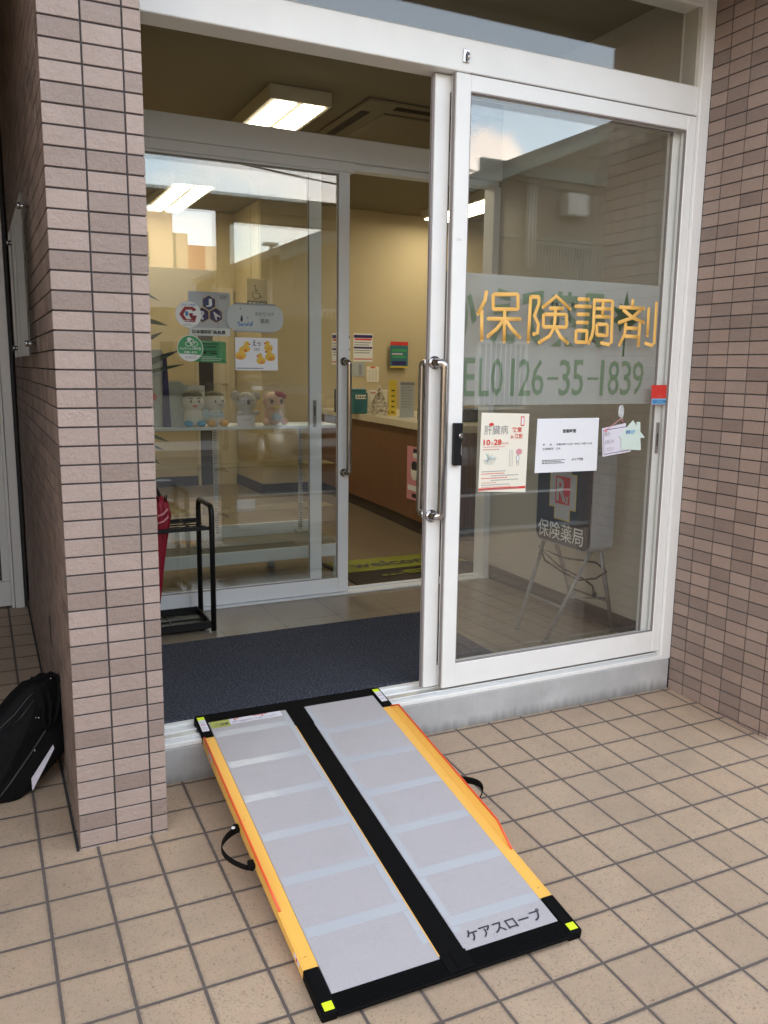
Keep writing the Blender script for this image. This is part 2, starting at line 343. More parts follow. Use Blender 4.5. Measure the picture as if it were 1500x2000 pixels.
# ------------------------------------------------------------------ tiled masonry, 100 x 50 mm tiles
PX0, PX1, PY = .104, .350, .048                            # left pillar: its front face
def tiled(mb, O, U, Nn, width, z0, z1, zref, uref=0., pitch=.1, gap=.0045, proud=.004, first=None):
    """tiles on the plane through O spanned by U and Z, standing proud along Nn"""
    O = Vector(O); us = [0.]
    k = first if first else pitch
    while k < width - .004: us.append(k); k += pitch
    us.append(width)
    n0 = math.floor((z0 - zref) / .05 + .02); n1 = math.ceil((z1 - zref) / .05)
    def T(p): return O + U * p.x + Nn * p.y + Z * p.z
    for r in range(n0, n1):
        a = max(z0, zref + r * .05) - O.z; bb = min(z1, zref + (r + 1) * .05) - O.z
        if bb - a < .01: continue
        for i in range(len(us) - 1):
            pr = proud + random.uniform(-.0006, .0006)
            mb.box(us[i] + (gap / 2 if i else 0), us[i + 1] - (gap / 2 if i < len(us) - 2 else 0), -.003, pr, a + gap / 2, bb - gap / 2, .0011, 0, T, rnd=random.uniform(.02, 1))
zt = 2.95
pil = thing('tiled_pillar', (PX0, PY, 0), 'narrow pillar of pinkish grey wall tiles left of the open doorway', 'pillar')
b = MB(); b.box(PX0 + .004, PX1 - .0035, PY + .004, .44, -.1, zt); b.box(PX0 + .0045, .30, .44, 2.9, -.1, zt); b.build('mortar_core', M['joint'], pil)
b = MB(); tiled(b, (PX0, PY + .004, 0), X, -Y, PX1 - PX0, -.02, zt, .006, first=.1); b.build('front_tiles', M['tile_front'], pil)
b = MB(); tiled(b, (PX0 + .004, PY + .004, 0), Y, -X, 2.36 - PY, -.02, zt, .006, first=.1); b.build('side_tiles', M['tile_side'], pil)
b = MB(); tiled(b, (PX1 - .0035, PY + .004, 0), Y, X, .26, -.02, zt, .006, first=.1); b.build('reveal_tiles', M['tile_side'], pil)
b = MB(); b.box(.1015, .1035, .795, .818, .385, .485); b.build('cable_slot', M['caulk'], pil)
b = MB()
b.add([(x_, y_, gz(.1, y_) + dz) for y_ in (PY - .004, 2.38) for x_, dz in ((.0925, -.01), (.1005, -.01), (.1005, .004), (.0925, .002))], [(0, 1, 2, 3), (7, 6, 5, 4), (0, 4, 5, 1), (1, 5, 6, 2), (2, 6, 7, 3), (3, 7, 4, 0)])
b.build('base_joint', M['caulk'], pil)
XW = 2.585
pier = thing('tiled_pier', (XW, -.2, 0), 'tiled side wall right of the glass doors', 'wall')
b = MB(); b.box(XW + .004, 3.3, -.206, .45, -.1, zt); b.build('mortar_core', M['joint'], pier)
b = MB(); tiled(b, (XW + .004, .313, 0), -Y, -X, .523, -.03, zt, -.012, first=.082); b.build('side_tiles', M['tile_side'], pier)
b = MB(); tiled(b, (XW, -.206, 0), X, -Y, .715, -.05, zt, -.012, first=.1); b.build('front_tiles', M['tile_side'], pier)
b = MB(); b.box(XW + .001, XW + .008, .3135, .34, -.02, zt); b.build('corner_joint', M['caulk'], pier)

# building shell above and around
bl = thing('pharmacy_building', (0, 1, 2.7), 'upper storey and lintel of the tiled pharmacy building over the entrance', 'building')
b = MB(); b.box(-7, 9, -.2, .33, 2.872, 3.4); b.box(-7, 9, -.2, 9, 3.4, 9.5); b.build('upper_wall', M['kerb'], bl)  # unseen upper storey, its top raised to keep the house opposite in shade
b = MB(); b.box(-7, 9, -.2, -.12, 2.788, 2.871); b.build('lintel', M['paint_soffit'], bl)
b = MB(); b.box(-7, PX0 + .01, -.1195, 2.6, 2.825, 2.871); b.box(PX0 + .012, 3.3, -.1195, .33, 2.825, 2.871); b.box(PX0 + .3, 3.3, .331, .40, 2.8005, 2.95); b.build('soffit', M['paint_soffit'], bl)
b = MB(); b.box(3.3, 9, -.2, .1, -.2, 2.712); b.box(-7, -1.2, -.2, .1, -.2, 2.712); b.box(-1.4, -1.2, -.7, 2.4, -.2, 3.3); b.box(-7, 9, 8.8, 9, -.2, 3.4); b.box(8.8, 9, .1, 8.8, -.2, 3.4); b.box(-7, -6.8, .1, 8.8, -.2, 3.4)  # includes an unseen wing left of the recess, added to darken the side walls
b.build('outer_wall_and_shade_wing', mat('brown_outer_wall', (.20, .15, .12), .8, var=(8, .2)), bl)
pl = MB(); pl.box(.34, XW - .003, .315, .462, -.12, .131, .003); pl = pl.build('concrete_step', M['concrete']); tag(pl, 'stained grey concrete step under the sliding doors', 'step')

# ------------------------------------------------------------------ interior room
b = MB(); b.box(.3, XW + .04, .462, 1.80, .05, .15); struct(b.build('vestibule_floor', M['vest_floor']))
b = MB(); b.box(.3, 8.8, 1.80, 8.8, .05, .1495); struct(b.build('floor', M['int_floor']))
b = MB(); b.box(.3, 8.8, .40, 8.8, 2.88, 2.95)
b = b.build('ceiling', M['ceil']); struct(b)
b = MB(); b.box(XW + .012, XW + .10, .4505, 1.80, .1, 2.88); struct(b.build('vestibule_wall', M['wall_vest']))
b = MB(); b.box(XW + .002, XW + .0118, .47, 1.78, .15, .232, .002); struct(b.build('vestibule_skirting', M['base']))
b = MB(); b.box(.2, 2.45, 6.3, 6.4, .1, 2.88); b.box(2.37, 2.45, 5.45, 6.3, .1, 2.88); b.box(2.4501, 3.62, 5.45, 5.6, .1, 2.88); b.box(3.6201, 8.8, 5.49, 5.6, .1, 2.88)
b.box(.28, .302, .46, 6.3, .1, 2.88); b.box(8.7, 8.8, .5, 8.8, .1, 2.88); b.box(XW + .10, 8.8, .45, .6, .1, 2.88)
struct(b.build('interior_wall', M['wall_in']))
b = MB(); b.box(.302, 2.37, 6.288, 6.3, .15, .25); b.box(2.358, 2.37, 5.45, 6.288, .15, .25); b.box(2.358, 6, 5.438, 5.45, .15, .25); struct(b.build('interior_skirting', M['base']))

# ------------------------------------------------------------------ outer door frame
FY = .33
df = thing('door_frame', (1.4, FY, .13), 'cream white aluminium frame with transom window round the outer doorway', 'door frame')
b = MB(); b.box(.32, 2.5355, FY, .43, 2.362, 2.468, .003); b.build('header', M['white'], df)
b = MB(); b.box(2.536, 2.590, .316, .44, .131, 2.80, .002); b.build('jamb', M['white'], df)
b = MB(); b.box(.32, .345, .316, .44, .131, 2.80, .002); b.build('jamb', M['white'], df)
b = MB(); b.box(.345, 2.5355, FY + .002, .42, 2.758, 2.7995, .002); b.build('top_rail', M['white'], df)
b = MB(); b.box(2.52, 2.5358, FY + .008, .41, 2.4685, 2.7575, .001); b.box(.346, 2.5195, FY + .012, .40, 2.4685, 2.474, .001); b.build('glazing_bead', M['wall_vest'], df)
b = MB(); b.box(.345, 2.52, .344, .350, 2.4745, 2.7575); b.build('transom_pane', M['glass'], df)
b = MB(); b.box(.346, 2.535, .317, .459, .1315, .148, .002)
b.box(.346, 2.535, .4335, .4585, .1485, .1605, .002); b.box(.346, 2.535, .349, .353, .1485, .154, .001); b.box(.346, 2.535, .389, .393, .1485, .156, .001)
b.build('sill_track', M['white'], df)
b = MB(); b.box(.347, 2.534, .3545, .3885, .1483, .1515); b.build('track_channel', M['alu'], df)
b = MB(); b.box(.36, 1.43, .3365, .3435, .1482, .1525, .001); b.build('track_rod', M['alu'], df)
b = MB(); b.box(1.5, 2.535, .3305, .36, 2.3596, 2.3615); b.build('header_gap', M['gasket'], df)
# hook on the header
b = MB(); c = at(910, 110, y=FY)
b.box(c.x - .012, c.x + .012, FY - .006, FY, c.z - .021, c.z + .021, .002); b.tube([(c.x + .003, FY - .005, c.z + .012), (c.x + .003, FY - .014, c.z + .005), (c.x + .003, FY - .014, c.z - .012), (c.x + .003, FY - .008, c.z - .016)], .0035, 8)
b.box(c.x + .001, c.x + .006, FY - .0075, FY - .006, c.z - .012, c.z + .013, 0, 1)
o = b.build('wall_hook', [M['chrome'], M['gasket']], None, (c.x, FY, c.z)); tag(o, 'small chrome latch screwed to the white beam above the doors', 'latch')

# ------------------------------------------------------------------ sliding doors
def bar_handle(name, pts, r, parent):
    h = MB(); P = []
    for i, p in enumerate(pts):
        p = Vector(p)
        if 0 < i < len(pts) - 1:
            a = (Vector(pts[i - 1]) - p); c_ = (Vector(pts[i + 1]) - p); q = min(.03, a.length * .49, c_.length * .49)
            for k in range(6):
                t = k / 5; A = p + a.normalized() * q; B_ = p + c_.normalized() * q
                P.append(A * (1 - t) ** 2 + p * 2 * t * (1 - t) + B_ * t * t)
        else: P.append(p)
    h.tube(P, r, 14)
    for p, q in ((pts[0], pts[1]), (pts[-1], pts[-2])):
        p, q = Vector(p), Vector(q); d = (q - p).normalized(); h.tube([p, p + d * .006], r * 1.55, 16)
    return h.build(name, M['chrome'], parent)
def door(name, x0, x1, z0, z1, y, th, sl, sr, rt, rb, label, m, glass, cat='sliding door'):
    t = thing(name, ((x0 + x1) / 2, y, z0), label, cat)
    b = MB(); b.box(x0, x0 + sl, y, y + th, z0, z1, .002); b.build('stile', m, t)
    b = MB(); b.box(x1 - sr, x1, y, y + th, z0, z1, .002); b.build('stile', m, t)
    b = MB(); b.box(x0 + sl, x1 - sr, y + .001, y + th - .001, z1 - rt, z1, .0015); b.build('top_rail', m, t)
    b = MB(); b.box(x0 + sl, x1 - sr, y + .001, y + th - .001, z0, z0 + rb, .0015); b.build('bottom_rail', m, t)
    b = MB(); yg = y + th * .5
    b.box(x0 + sl - .001, x1 - sr + .001, yg - .002, yg + .002, z0 + rb - .001, z1 - rt + .001); b.build('glass_pane', glass, t)
    b = MB(); e = .004
    b.box(x0 + sl, x0 + sl + e, y + .004, yg - .003, z0 + rb, z1 - rt); b.box(x1 - sr - e, x1 - sr, y + .004, yg - .003, z0 + rb, z1 - rt)
    b.box(x0 + sl + e, x1 - sr - e, y + .004, yg - .003, z0 + rb, z0 + rb + e); b.box(x0 + sl + e, x1 - sr - e, y + .004, yg - .003, z1 - rt - e, z1 - rt)
    b.build('glazing_gasket', M['gasket'], t)
    return t
D1 = door('sliding_door', 1.444, 2.534, .169, 2.358, .33, .034, .058, .042, .053, .092, 'front glass sliding door lettered in amber with a black lock on its stile', M['white'], M['glass'])
b = MB(); b.box(1.4405, 1.4435, .338, .352, .172, 2.356); b.build('edge_seal', M['gasket'], D1)
D2 = door('sliding_door', 1.386, 2.503, .166, 2.358, .372, .034, .058, .040, .053, .082, 'glass door slid open behind the amber lettered one with a steel bar handle', M['white'], M['glass'])
b = MB(); b.box(1.378, 1.3855, .377, .390, .168, 2.356, .002); b.build('edge_seal', M['gasket'], D2)
bar_handle('handle', [(1.404, .372, 1.392), (1.404, .345, 1.392), (1.424, .333, 1.388), (1.424, .333, .838), (1.404, .345, .834), (1.404, .372, .834)], .0152, D2)
bar_handle('handle', [(1.404, .406, 1.392), (1.404, .436, 1.392), (1.399, .452, 1.388), (1.399, .452, .838), (1.404, .436, .834), (1.404, .406, .834)], .0140, D2)
# lock on the front door
c0 = at(882, 826, y=.33); c1 = at(897, 908, y=.33)
b = MB(); b.box(1.460, 1.494, .316, .33, c1.z, c0.z, .003); b.prism([(0, 0), (.034, 0), (.034, .03), (.026, .045), (.034, .10), (.034, c0.z - c1.z), (0, c0.z - c1.z)], (1.4595, .316, c1.z), X, Z, -Y, .006); b.build('lock', M['black'], D1)
lk = D1.children[-1]
b = MB(); b.tube([(1.484, .312, c0.z - .045), (1.484, .303, c0.z - .045)], .009, 16); b.box(1.481, 1.487, .298, .304, c0.z - .055, c0.z - .035, .001); b.build('lock_cylinder', M['chrome'], lk)
b = MB(); p = at(891, 470, y=.3295); b.text('ご自由に', (p.x, .3295, p.z), X, Z, .022, .009, bold=.01); b.build('small_print', M['greytext'], D1)
# amber lettering, stroke by stroke
Q = [[(270, 1262), (262, 1310), (222, 1388)], [(243, 1375), (243, 1540)], [(316, 1275), (449, 1275), (455, 1281), (455, 1356), (449, 1362), (316, 1362), (310, 1356), (310, 1281), (316, 1275)],
     [(283, 1418), (465, 1420)], [(378, 1365), (374, 1550)], [(368, 1428), (330, 1478), (280, 1520)], [(385, 1428), (420, 1480), (465, 1526)],
     [(530, 1290), (515, 1550)], [(530, 1290), (574, 1290), (578, 1296), (578, 1330), (552, 1400), (575, 1450), (570, 1500), (548, 1508)],
     [(603, 1350), (680, 1286), (760, 1360)], [(645, 1357), (718, 1357)], [(612, 1392), (734, 1394), (740, 1400), (740, 1460), (734, 1468), (610, 1466), (604, 1458), (605, 1398), (612, 1392)],
     [(676, 1357), (668, 1468), (640, 1520), (580, 1557)], [(680, 1480), (705, 1525), (745, 1560)],
     [(812, 1303), (868, 1305)], [(795, 1345), (878, 1347)], [(808, 1392), (866, 1393)], [(803, 1440), (862, 1441)],
     [(803, 1487), (856, 1489), (860, 1494), (856, 1550), (850, 1556), (798, 1555), (793, 1549), (797, 1492), (803, 1487)],
     [(903, 1312), (898, 1470), (888, 1520), (870, 1560)], [(903, 1310), (1004, 1315), (1010, 1321), (1003, 1553), (985, 1570), (945, 1560)],
     [(917, 1358), (995, 1361)], [(955, 1320), (950, 1405)], [(915, 1405), (988, 1408)],
     [(924, 1450), (975, 1452), (980, 1458), (978, 1510), (972, 1516), (922, 1513), (917, 1507), (918, 1456), (924, 1450)],
     [(1128, 1312), (1126, 1348)], [(1055, 1350), (1192, 1358)], [(1075, 1368), (1125, 1410), (1190, 1440)], [(1172, 1368), (1125, 1412), (1048, 1440)],
     [(1087, 1450), (1080, 1510), (1050, 1570)], [(1087, 1472), (1165, 1476)], [(1083, 1520), (1163, 1525)], [(1170, 1442), (1160, 1575)],
     [(1222, 1360), (1214, 1515)], [(1267, 1328), (1254, 1558), (1237, 1575), (1203, 1562)]]
b = MB(); YL = .3445
for st in Q:
    P = [at(860 + a / 3, 150 + c_ / 3, y=YL) for a, c_ in st]
    b.tube(P, .0074, 8, sq=(.14, 1), up=(0, 1, 0))
    for p in P: b.ell(p, (.0074, .0009, .0074), 10, 6)
b.build('amber_lettering', M['letter'], D1)
# frosted band with green lettering on the door behind
b = MB(); b.box(1.446, 2.462, .3862, .3868, 1.238, 1.714); b.build('frosted_band', M['frost'], D2)
def spread(mb, items, zlo, zhi, y, m=0, bold=.02):
    for ch, u0, u1 in items:
        a = at(u0, 650, y=y).x; c_ = at(u1, 650, y=y).x
        mb.text(ch, (a, y, zlo), X, Z, c_ - a, zhi - zlo, m, bold=bold)
b = MB(); yb = .3850
spread(b, [('か', 874, 930), ('え', 958, 1006), ('で', 1018, 1062), ('薬', 1072, 1128), ('局', 1134, 1180)], 1.462, 1.668, yb, bold=.035)
a = at(1222, 622, y=yb); L_ = []
for i, (an, rr) in enumerate([(90, .085), (72, .04), (60, .055), (48, .036), (30, .078), (14, .036), (-8, .062), (-30, .038), (-62, .05), (-84, .012), (-96, .012), (-118, .05), (-150, .038), (188, .062), (166, .036), (150, .078), (132, .036), (120, .055), (108, .04)]):
    L_.append((rr * math.cos(R(an)), rr * math.sin(R(an))))
b.prism([(p[0] * 1.15, p[1] * 1.25) for p in L_], (a.x, yb, a.z), X, Z, -Y, .0005, 1); b.box(a.x - .007, a.x + .003, yb - .0009, yb - .0006, a.z - .15, a.z - .02, 0, 1)
spread(b, [('T', 880, 902), ('E', 908, 930), ('L', 938, 958), ('0', 962, 985), ('1', 1001, 1008), ('2', 1016, 1040), ('6', 1042, 1066), ('3', 1096, 1118), ('5', 1122, 1144), ('1', 1177, 1184), ('8', 1192, 1214), ('3', 1217, 1238), ('9', 1240, 1262)], 1.272, 1.412, yb, bold=.004)
for u0, u1 in ((1069, 1090), (1147, 1168)): b.box(at(u0, 740, y=yb).x, at(u1, 740, y=yb).x, yb - .0005, yb, 1.334, 1.344)
b.build('green_lettering', [M['leafgreen'], M['darkgreen']], D2)
# lock case on the right stile of the rear door
b = MB(); a = at(1279, 818, y=.37); b.box(2.472, 2.490, .3695, .3718, 1.03, 1.16, .001); b.box(2.478, 2.484, .3685, .3694, 1.06, 1.115, .0005, 1); b.build('lock_plate', [M['gasket'], M['black']], D2)

# ------------------------------------------------------------------ inner frame and doors (y = 1.80)
IY = 1.80
inf = thing('inner_door_frame', (1.4, IY, .15), 'grey white frame of the inner doorway at the back of the vestibule', 'door frame')
b = MB(); b.box(.303, 2.603, IY - .01, IY + .10, 2.392, 2.505, .003); b.build('beam', M['white2'], inf)
b = MB(); b.box(.303, 1.72, IY, IY + .05, 2.343, 2.3915, .003); b.box(1.7201, 2.60, IY + .02, IY + .09, 2.36, 2.3915, .002); b.build('head_rail', M['white2'], inf)
b = MB(); b.box(2.555, 2.603, IY, IY + .10, .151, 2.3595, .002); b.build('jamb', M['white2'], inf)
b = MB(); b.box(.303, .33, IY, IY + .10, .151, 2.3915, .002); b.build('jamb', M['white2'], inf)
b = MB(); b.box(.303, 2.603, IY - .025, IY + .10, .1505, .160, .002); b.box(.303, 2.603, IY + .042, IY + .048, .1605, .168, .001); b.build('sill_track', M['white2'], inf)
D3 = door('inner_sliding_door', .50, 1.690, .163, 2.342, IY, .034, .055, .060, .012, .078, 'inner glass door covered in stickers with a steel bar handle', M['white2'], M['glass_in'])
D4 = door('inner_fixed_panel', .34, 1.555, .169, 2.342, IY + .05, .032, .05, .066, .012, .072, 'inner glass panel standing behind the stickered glass door', M['white2'], M['glass'], 'glass panel')
bar_handle('handle', [(1.660, IY, 1.402), (1.660, IY - .03, 1.402), (1.672, IY - .045, 1.398), (1.672, IY - .045, .822), (1.660, IY - .03, .818), (1.660, IY, .818)], .0140, D3)
b = MB(); b.box(1.505, 1.525, IY + .047, IY + .0498, 1.06, 1.20, .001); b.box(1.511, 1.519, IY + .0455, IY + .0468, 1.12, 1.17, .0005, 1); b.build('lock_plate', [M['gasket'], M['black']], D4)

# ------------------------------------------------------------------ door in the left recess
ld = thing('side_door_frame', (-.4, 2.4, .1), 'white framed glass door at the end of the recess left of the pillar', 'door')
b = MB(); b.box(.036, .080, 2.385, 2.46, .098, 2.7, .002); b.box(.018, .0335, 2.395, 2.45, .098, 2.7, .002); b.build('jamb', M['white'], ld)
b = MB(); b.box(-1.2, .0175, 2.40, 2.44, .110, .245, .003); b.build('bottom_rail', M['white'], ld)
b = MB(); b.box(-1.2, .0175, 2.40, 2.44, 1.02, 1.09, .003); b.box(-.02, .0175, 2.402, 2.438, .2455, 1.0195, .002); b.box(-.02, .0175, 2.402, 2.438, 1.0905, 2.65, .002); b.build('stile', M['white'], ld)
b = MB(); b.box(-1.2, -.0205, 2.418, 2.422, .246, 1.019); b.box(-1.2, -.0205, 2.418, 2.422, 1.091, 2.65); b.build('glass_pane', M['glass'], ld)
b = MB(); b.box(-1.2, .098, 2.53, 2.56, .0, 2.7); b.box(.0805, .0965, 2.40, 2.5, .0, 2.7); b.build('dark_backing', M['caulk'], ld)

# acrylic sign on the pillar's side wall
sg = thing('acrylic_sign', (.08, 1.15, 1.65), 'clear acrylic plate on metal standoffs fixed to the side of the tiled pillar', 'sign')
b = MB(); b.box(.078, .084, .66, 1.66, 1.397, 1.90, .0005); b.build('acrylic_plate', M['acrylic'], sg)
for yy, zz in ((.70, 1.435), (.70, 1.862), (1.62, 1.435), (1.62, 1.862)):
    b = MB(); b.tube([(.071, yy, zz), (.102, yy, zz)], .006, 12); b.tube([(.069, yy, zz), (.0775, yy, zz)], .010, 14); b.build('standoff', M['chrome'], sg)

# ------------------------------------------------------------------ portable ramp
TL, TR, BL, BR = Vector((.535, .417, .170)), Vector((1.218, .410, .169)), Vector((.506, -.799, -.018)), Vector((1.198, -.808, -.0195))
RU = ((TR - TL) + (BR - BL)).normalized(); RV = ((TL - BL) + (TR - BR)); RV = (RV - RU * RV.dot(RU)).normalized(); RN = RU.cross(RV)
RW = ((TR - TL).length + (BR - BL).length) / 2; RL = ((TL - BL).length + (TR - BR).length) / 2; RO = (TL + TR + BL + BR) / 4 - RU * RW / 2 - RV * RL / 2
def RT(p): return RO + RU * p.x + RV * p.y + RN * p.z                 # p = (across, up the slope, above the surface)
M['ramp'] = None
g = G('lavender_grey_ramp_sheet'); co = g.obj(); n1 = g.noise(co, 420, 3, .8); n2 = g.noise(co, 5, 6, .7); n3 = g.noise(co, 26, 5, .7)
cc = g.mix(g.ramp(n1, .35, .65), (.395, .372, .39), (.485, .46, .48)); cc = g.mix(g.ramp(n2, .5, .75, 0, .25), cc, (.30, .275, .265)); cc = g.mix(g.ramp(n3, .62, .74, 0, .3), cc, (.27, .25, .25))
g.base(cc, g.ramp(n2, .3, .7, .36, .5)); g.bump(g.noise(co, 420, 3, .8), .5, .0009); M['ramp'] = g.m
M['ramp_rib'] = mat('pale_blue_ramp_rib', (.455, .468, .505), .24, bump=(500, .15, .0004))
M['ramp_yellow'] = mat('yellow_painted_rail', (.90, .50, .10), .42, bump=(300, .08, .0004))
M['ramp_red'] = mat('orange_red_trim', (.80, .10, .03), .4)
M['rubber'] = mat('black_ribbed_rubber', (.003, .003, .0035), .7, spec=.10, bump=(90, .15, .001))
M['neon'] = mat('neon_yellow_patch', (.72, .90, .02), .5); M['label_white'] = mat('white_label', (.75, .72, .80), .4)
M['caution'] = mat('olive_yellow_label', (.40, .43, .10), .4); M['webbing'] = mat('black_webbing', (.004, .004, .004), .85, spec=.2, bump=(600, .6, .001))
rp = thing('portable_ramp', BL, 'folding wheelchair ramp of grey panels and yellow rails laid from the doorway to the paving', 'ramp')
LW = RW; mid0, mid1 = .313, .379; re = .034
def dd(d): return RL - .014 - d                                        # d: distance down from the top edge as measured
for (a0, a1, ofs) in ((re, mid0, .09), (mid1, LW - re, 0.)):
    b = MB(); b.box(a0, a1, .045, dd(.010), -.014, 0, .0008, 0, RT); pn = b.build('deck_panel', M['ramp'], rp)
    r2 = MB(); ribs = [x for x in (.005 + ofs, .185 + ofs, .365 + ofs, .545 + ofs, .725 + ofs, .905 + ofs, 1.085 + ofs) if .05 < x < 1.13]
    for d_k in ribs: r2.box(a0 + .003, a1 - .004, dd(d_k + .013), dd(d_k - .019), .0001, .0005, 0, 0, RT)
    inner = (a1 - .022, a1 - .003) if a0 < .1 else (a0 + .002, a0 + .022)
    prev = dd(.026)
    for d_k in ribs + [1.14]:
        lo = dd(d_k - .019) + .0004; hi = prev
        if hi - lo > .01: r2.box(inner[0], inner[1], lo, hi, .0001, .0005, 0, 0, RT)
        prev = dd(d_k + .013) - .0004
    r2.build('rib', M['ramp_rib'], pn)
b = MB(); b.box(mid0 + .0005, mid1 - .0005, .05, dd(.12), -.012, .0012, .001, 0, RT); b.box(mid0 - .002, mid1 + .002, -.002, .0495, -.012, .004, .0015, 0, RT); b.box(mid0 - .001, mid1 + .001, dd(.1195), dd(.009), -.010, .0035, .0015, 0, RT)
b.box(mid0 + .024, mid0 + .0265, .0, .05, .0041, .0052, 0, 0, RT)
he = MB(); he.box(mid0 - .0022, mid0 + .0002, .05, dd(.12), -.004, .0008, 0, 0, RT); he.build('hinge_edge', M['ramp_yellow'], rp)
b.build('fold_cover', M['rubber'], rp)
for s_, a0, a1 in ((-1, 0., re), (1, LW - re, LW)):
    b = MB(); b.box(a0, a1 - .0 if s_ > 0 else a1 - .0005, dd(1.092), dd(.098), -.030, -.0006, .001, 0, RT)
    ax = (-.005, 0) if s_ < 0 else (LW, LW + .005); FH = .018; FO = .006 if s_ < 0 else .015
    pf = [(dd(.098), -.030), (dd(.098), -.0006), (dd(1.092), -.0006), (dd(1.092), -.024)]
    O = RT(Vector((ax[0], 0, 0))); b.prism(pf, O, RV, RN, RU, .005)
    xi, xo = (0, -FO) if s_ < 0 else (LW, LW + FO)                     # low flange flaring outwards
    fl = [((xi, dd(.100), -.001), (xo, dd(.125), FH)), ((xi, dd(.5), -.001), (xo, dd(.5), FH)), ((xi, dd(.905), -.001), (xo, dd(.80), FH))]
    fv = []
    for lo_, hi_ in fl:
        for p_ in (lo_, hi_): fv += [RT(Vector(p_)), RT(Vector((p_[0] + (-.003 if s_ < 0 else .003), p_[1], p_[2] - .0015)))]
    b.add(fv, [(0, 2, 6, 4), (4, 6, 10, 8), (1, 5, 7, 3), (5, 9, 11, 7), (0, 1, 3, 2), (8, 10, 11, 9), (2, 3, 7, 6), (6, 7, 11, 10), (0, 4, 5, 1), (4, 8, 9, 5)])
    for d_k in (.115, .54, 1.06): 
        c_ = RT(Vector(((a0 + a1) / 2 + s_ * .004, dd(d_k), -.0004))); b.tube([c_, c_ + RN * .0010], .0040, 12)
    sr = b.build('side_rail', M['ramp_yellow'], rp)
    b = MB(); y0 = xo
    b.tube([RT(Vector((xi, dd(.099), .001))), RT(Vector((y0, dd(.125), FH))), RT(Vector((y0, dd(.80), FH))), RT(Vector((xi, dd(.905), .001)))], .0034, 8); b.build('rail_trim', M['ramp_red'], sr)
    if s_ < 0:
        for (y_, h_) in ((dd(.205), .020), (dd(1.05), .013)):
            b = MB(); b.box(-.0058, -.0052, y_ - .018, y_ + .018, -.016, -.016 + h_, 0, 0, RT); lb = b.build('side_label', M['label_white'], sr)
            b = MB(); b.box(-.0064, -.0060, y_ - .005, y_ + .003, -.014, -.004, 0, 0, RT); b.build('label_mark', M['red'], lb)
    # top clip with its label and neon patch
    e0, e1 = (a0 - .006, a1 - .002) if s_ < 0 else (a0 + .002, a1 + .006)
    b = MB(); b.box(e0, e1, dd(.097), dd(-.030), -.032, .006, .004, 0, RT, seg=2); cp = b.build('top_clip', M['rubber'], rp)
    b = MB(); b.box(e0 + .007, e1 - .007, dd(.070), dd(.0), .0061, .0068, 0, 0, RT); b.build('label', M['label_white'], cp)
    b = MB(); b.box(e0 + .007, e1 - .007, dd(-.001), dd(-.019), .0061, .0068, 0, 0, RT); b.build('neon_patch', M['neon'], cp)
    b = MB()
    for k, mm in ((.014, 0), (.027, 1), (.045, 0), (.054, 0)): b.box(e0 + .011, e1 - .012, dd(k + .005), dd(k), .0069, .0072, 0, mm, RT)
    b.build('label_print', [M['greytext'], M['pink']], cp)
    # bottom corner cap
    b = MB(); b.box(e0, e1, -.004, dd(1.093), -.026, .003, .004, 0, RT, seg=2); cp = b.build('end_cap', M['rubber'], rp)
    b = MB(); q0 = e0 + .008 if s_ < 0 else e1 - .032; b.box(q0, q0 + .024, .004, .026, .0031, .0042, .003, 0, RT, seg=2); b.build('neon_patch', M['neon'], cp)
    # carrying strap
    b = MB(); side = -1 if s_ < 0 else 1; base = -.005 if s_ < 0 else LW + .005
    P = []; n = 18; span = (.545, .70) if s_ < 0 else (.535, .665); dep = .068 if s_ < 0 else .080
    for i in range(n + 1):
        t = i / n; a = math.pi * t; P.append(RT(Vector((base + side * dep * math.sin(a) ** .7, dd(span[0] + (span[1] - span[0]) * t), -.022 + .010 * math.sin(a * 1.0) - .012 * t))))
    b.tube(P, .012, 8, sq=(.16, 1), up=RU)
    for d_k in span: b.box(base if s_ > 0 else base - .016, base + .016 if s_ > 0 else base, dd(d_k + .014), dd(d_k - .014), -.026, -.012, .002, 0, RT)
    st = b.build('carry_strap', M['webbing'], rp)
    b = MB(); b.ell(RT(Vector((base + side * .02, dd(span[0] + .012), -.004))), (.006, .006, .003)); b.build('snap_button', M['white_ink'], st)
b = MB(); b.box(.0, LW, dd(.0095), dd(-.044), -.010, -.0006, .002, 0, RT); b.build('top_lip', M['rubber'], rp)
b = MB(); b.box(re - .004, LW - re + .004, -.010, .0445, -.010, -.0003, .001, 0, RT)
for k in range(9): b.box(re - .003, LW - re + .003, -.004 + k * .0052, -.001 + k * .0052, -.0002, .0012, 0, 0, RT)
b.build('bottom_lip', M['rubber'], rp)

b = MB(); b.box(.037, .104, dd(.052), dd(.012), .0006, .0012, 0, 0, RT)
cl = b.build('caution_label', M['caution'], rp)
b = MB(); b.text('⚠', RT(Vector((.048, dd(.046), .0014))), RU, RV, .020, .019); b.text('注意', RT(Vector((.068, dd(.045), .0014))), RU, RV, .030, .015, bold=.02); b.build('caution_text', M['ink'], cl)
b = MB(); b.box(.1045, .290, dd(.044), dd(.012), .0006, .0010, 0, 0, RT); nl = b.build('notice_label', M['label_white'], rp)
b = MB(); b.text('必ず介助者が付いて使用してください', RT(Vector((.112, dd(.040), .0012))), RU, RV, .160, .011, bold=.01)
b.ell(RT(Vector((.125, dd(.022), .001))), (.0045, .0045, .0006), 8, 4, 1); b.ell(RT(Vector((.222, dd(.022), .001))), (.0045, .0045, .0006), 8, 4, 1); b.box(.12, .14, dd(.0165), dd(.0135), .0011, .0013, 0, 1, RT); b.box(.19, .24, dd(.0165), dd(.0135), .0011, .0013, 0, 1, RT)
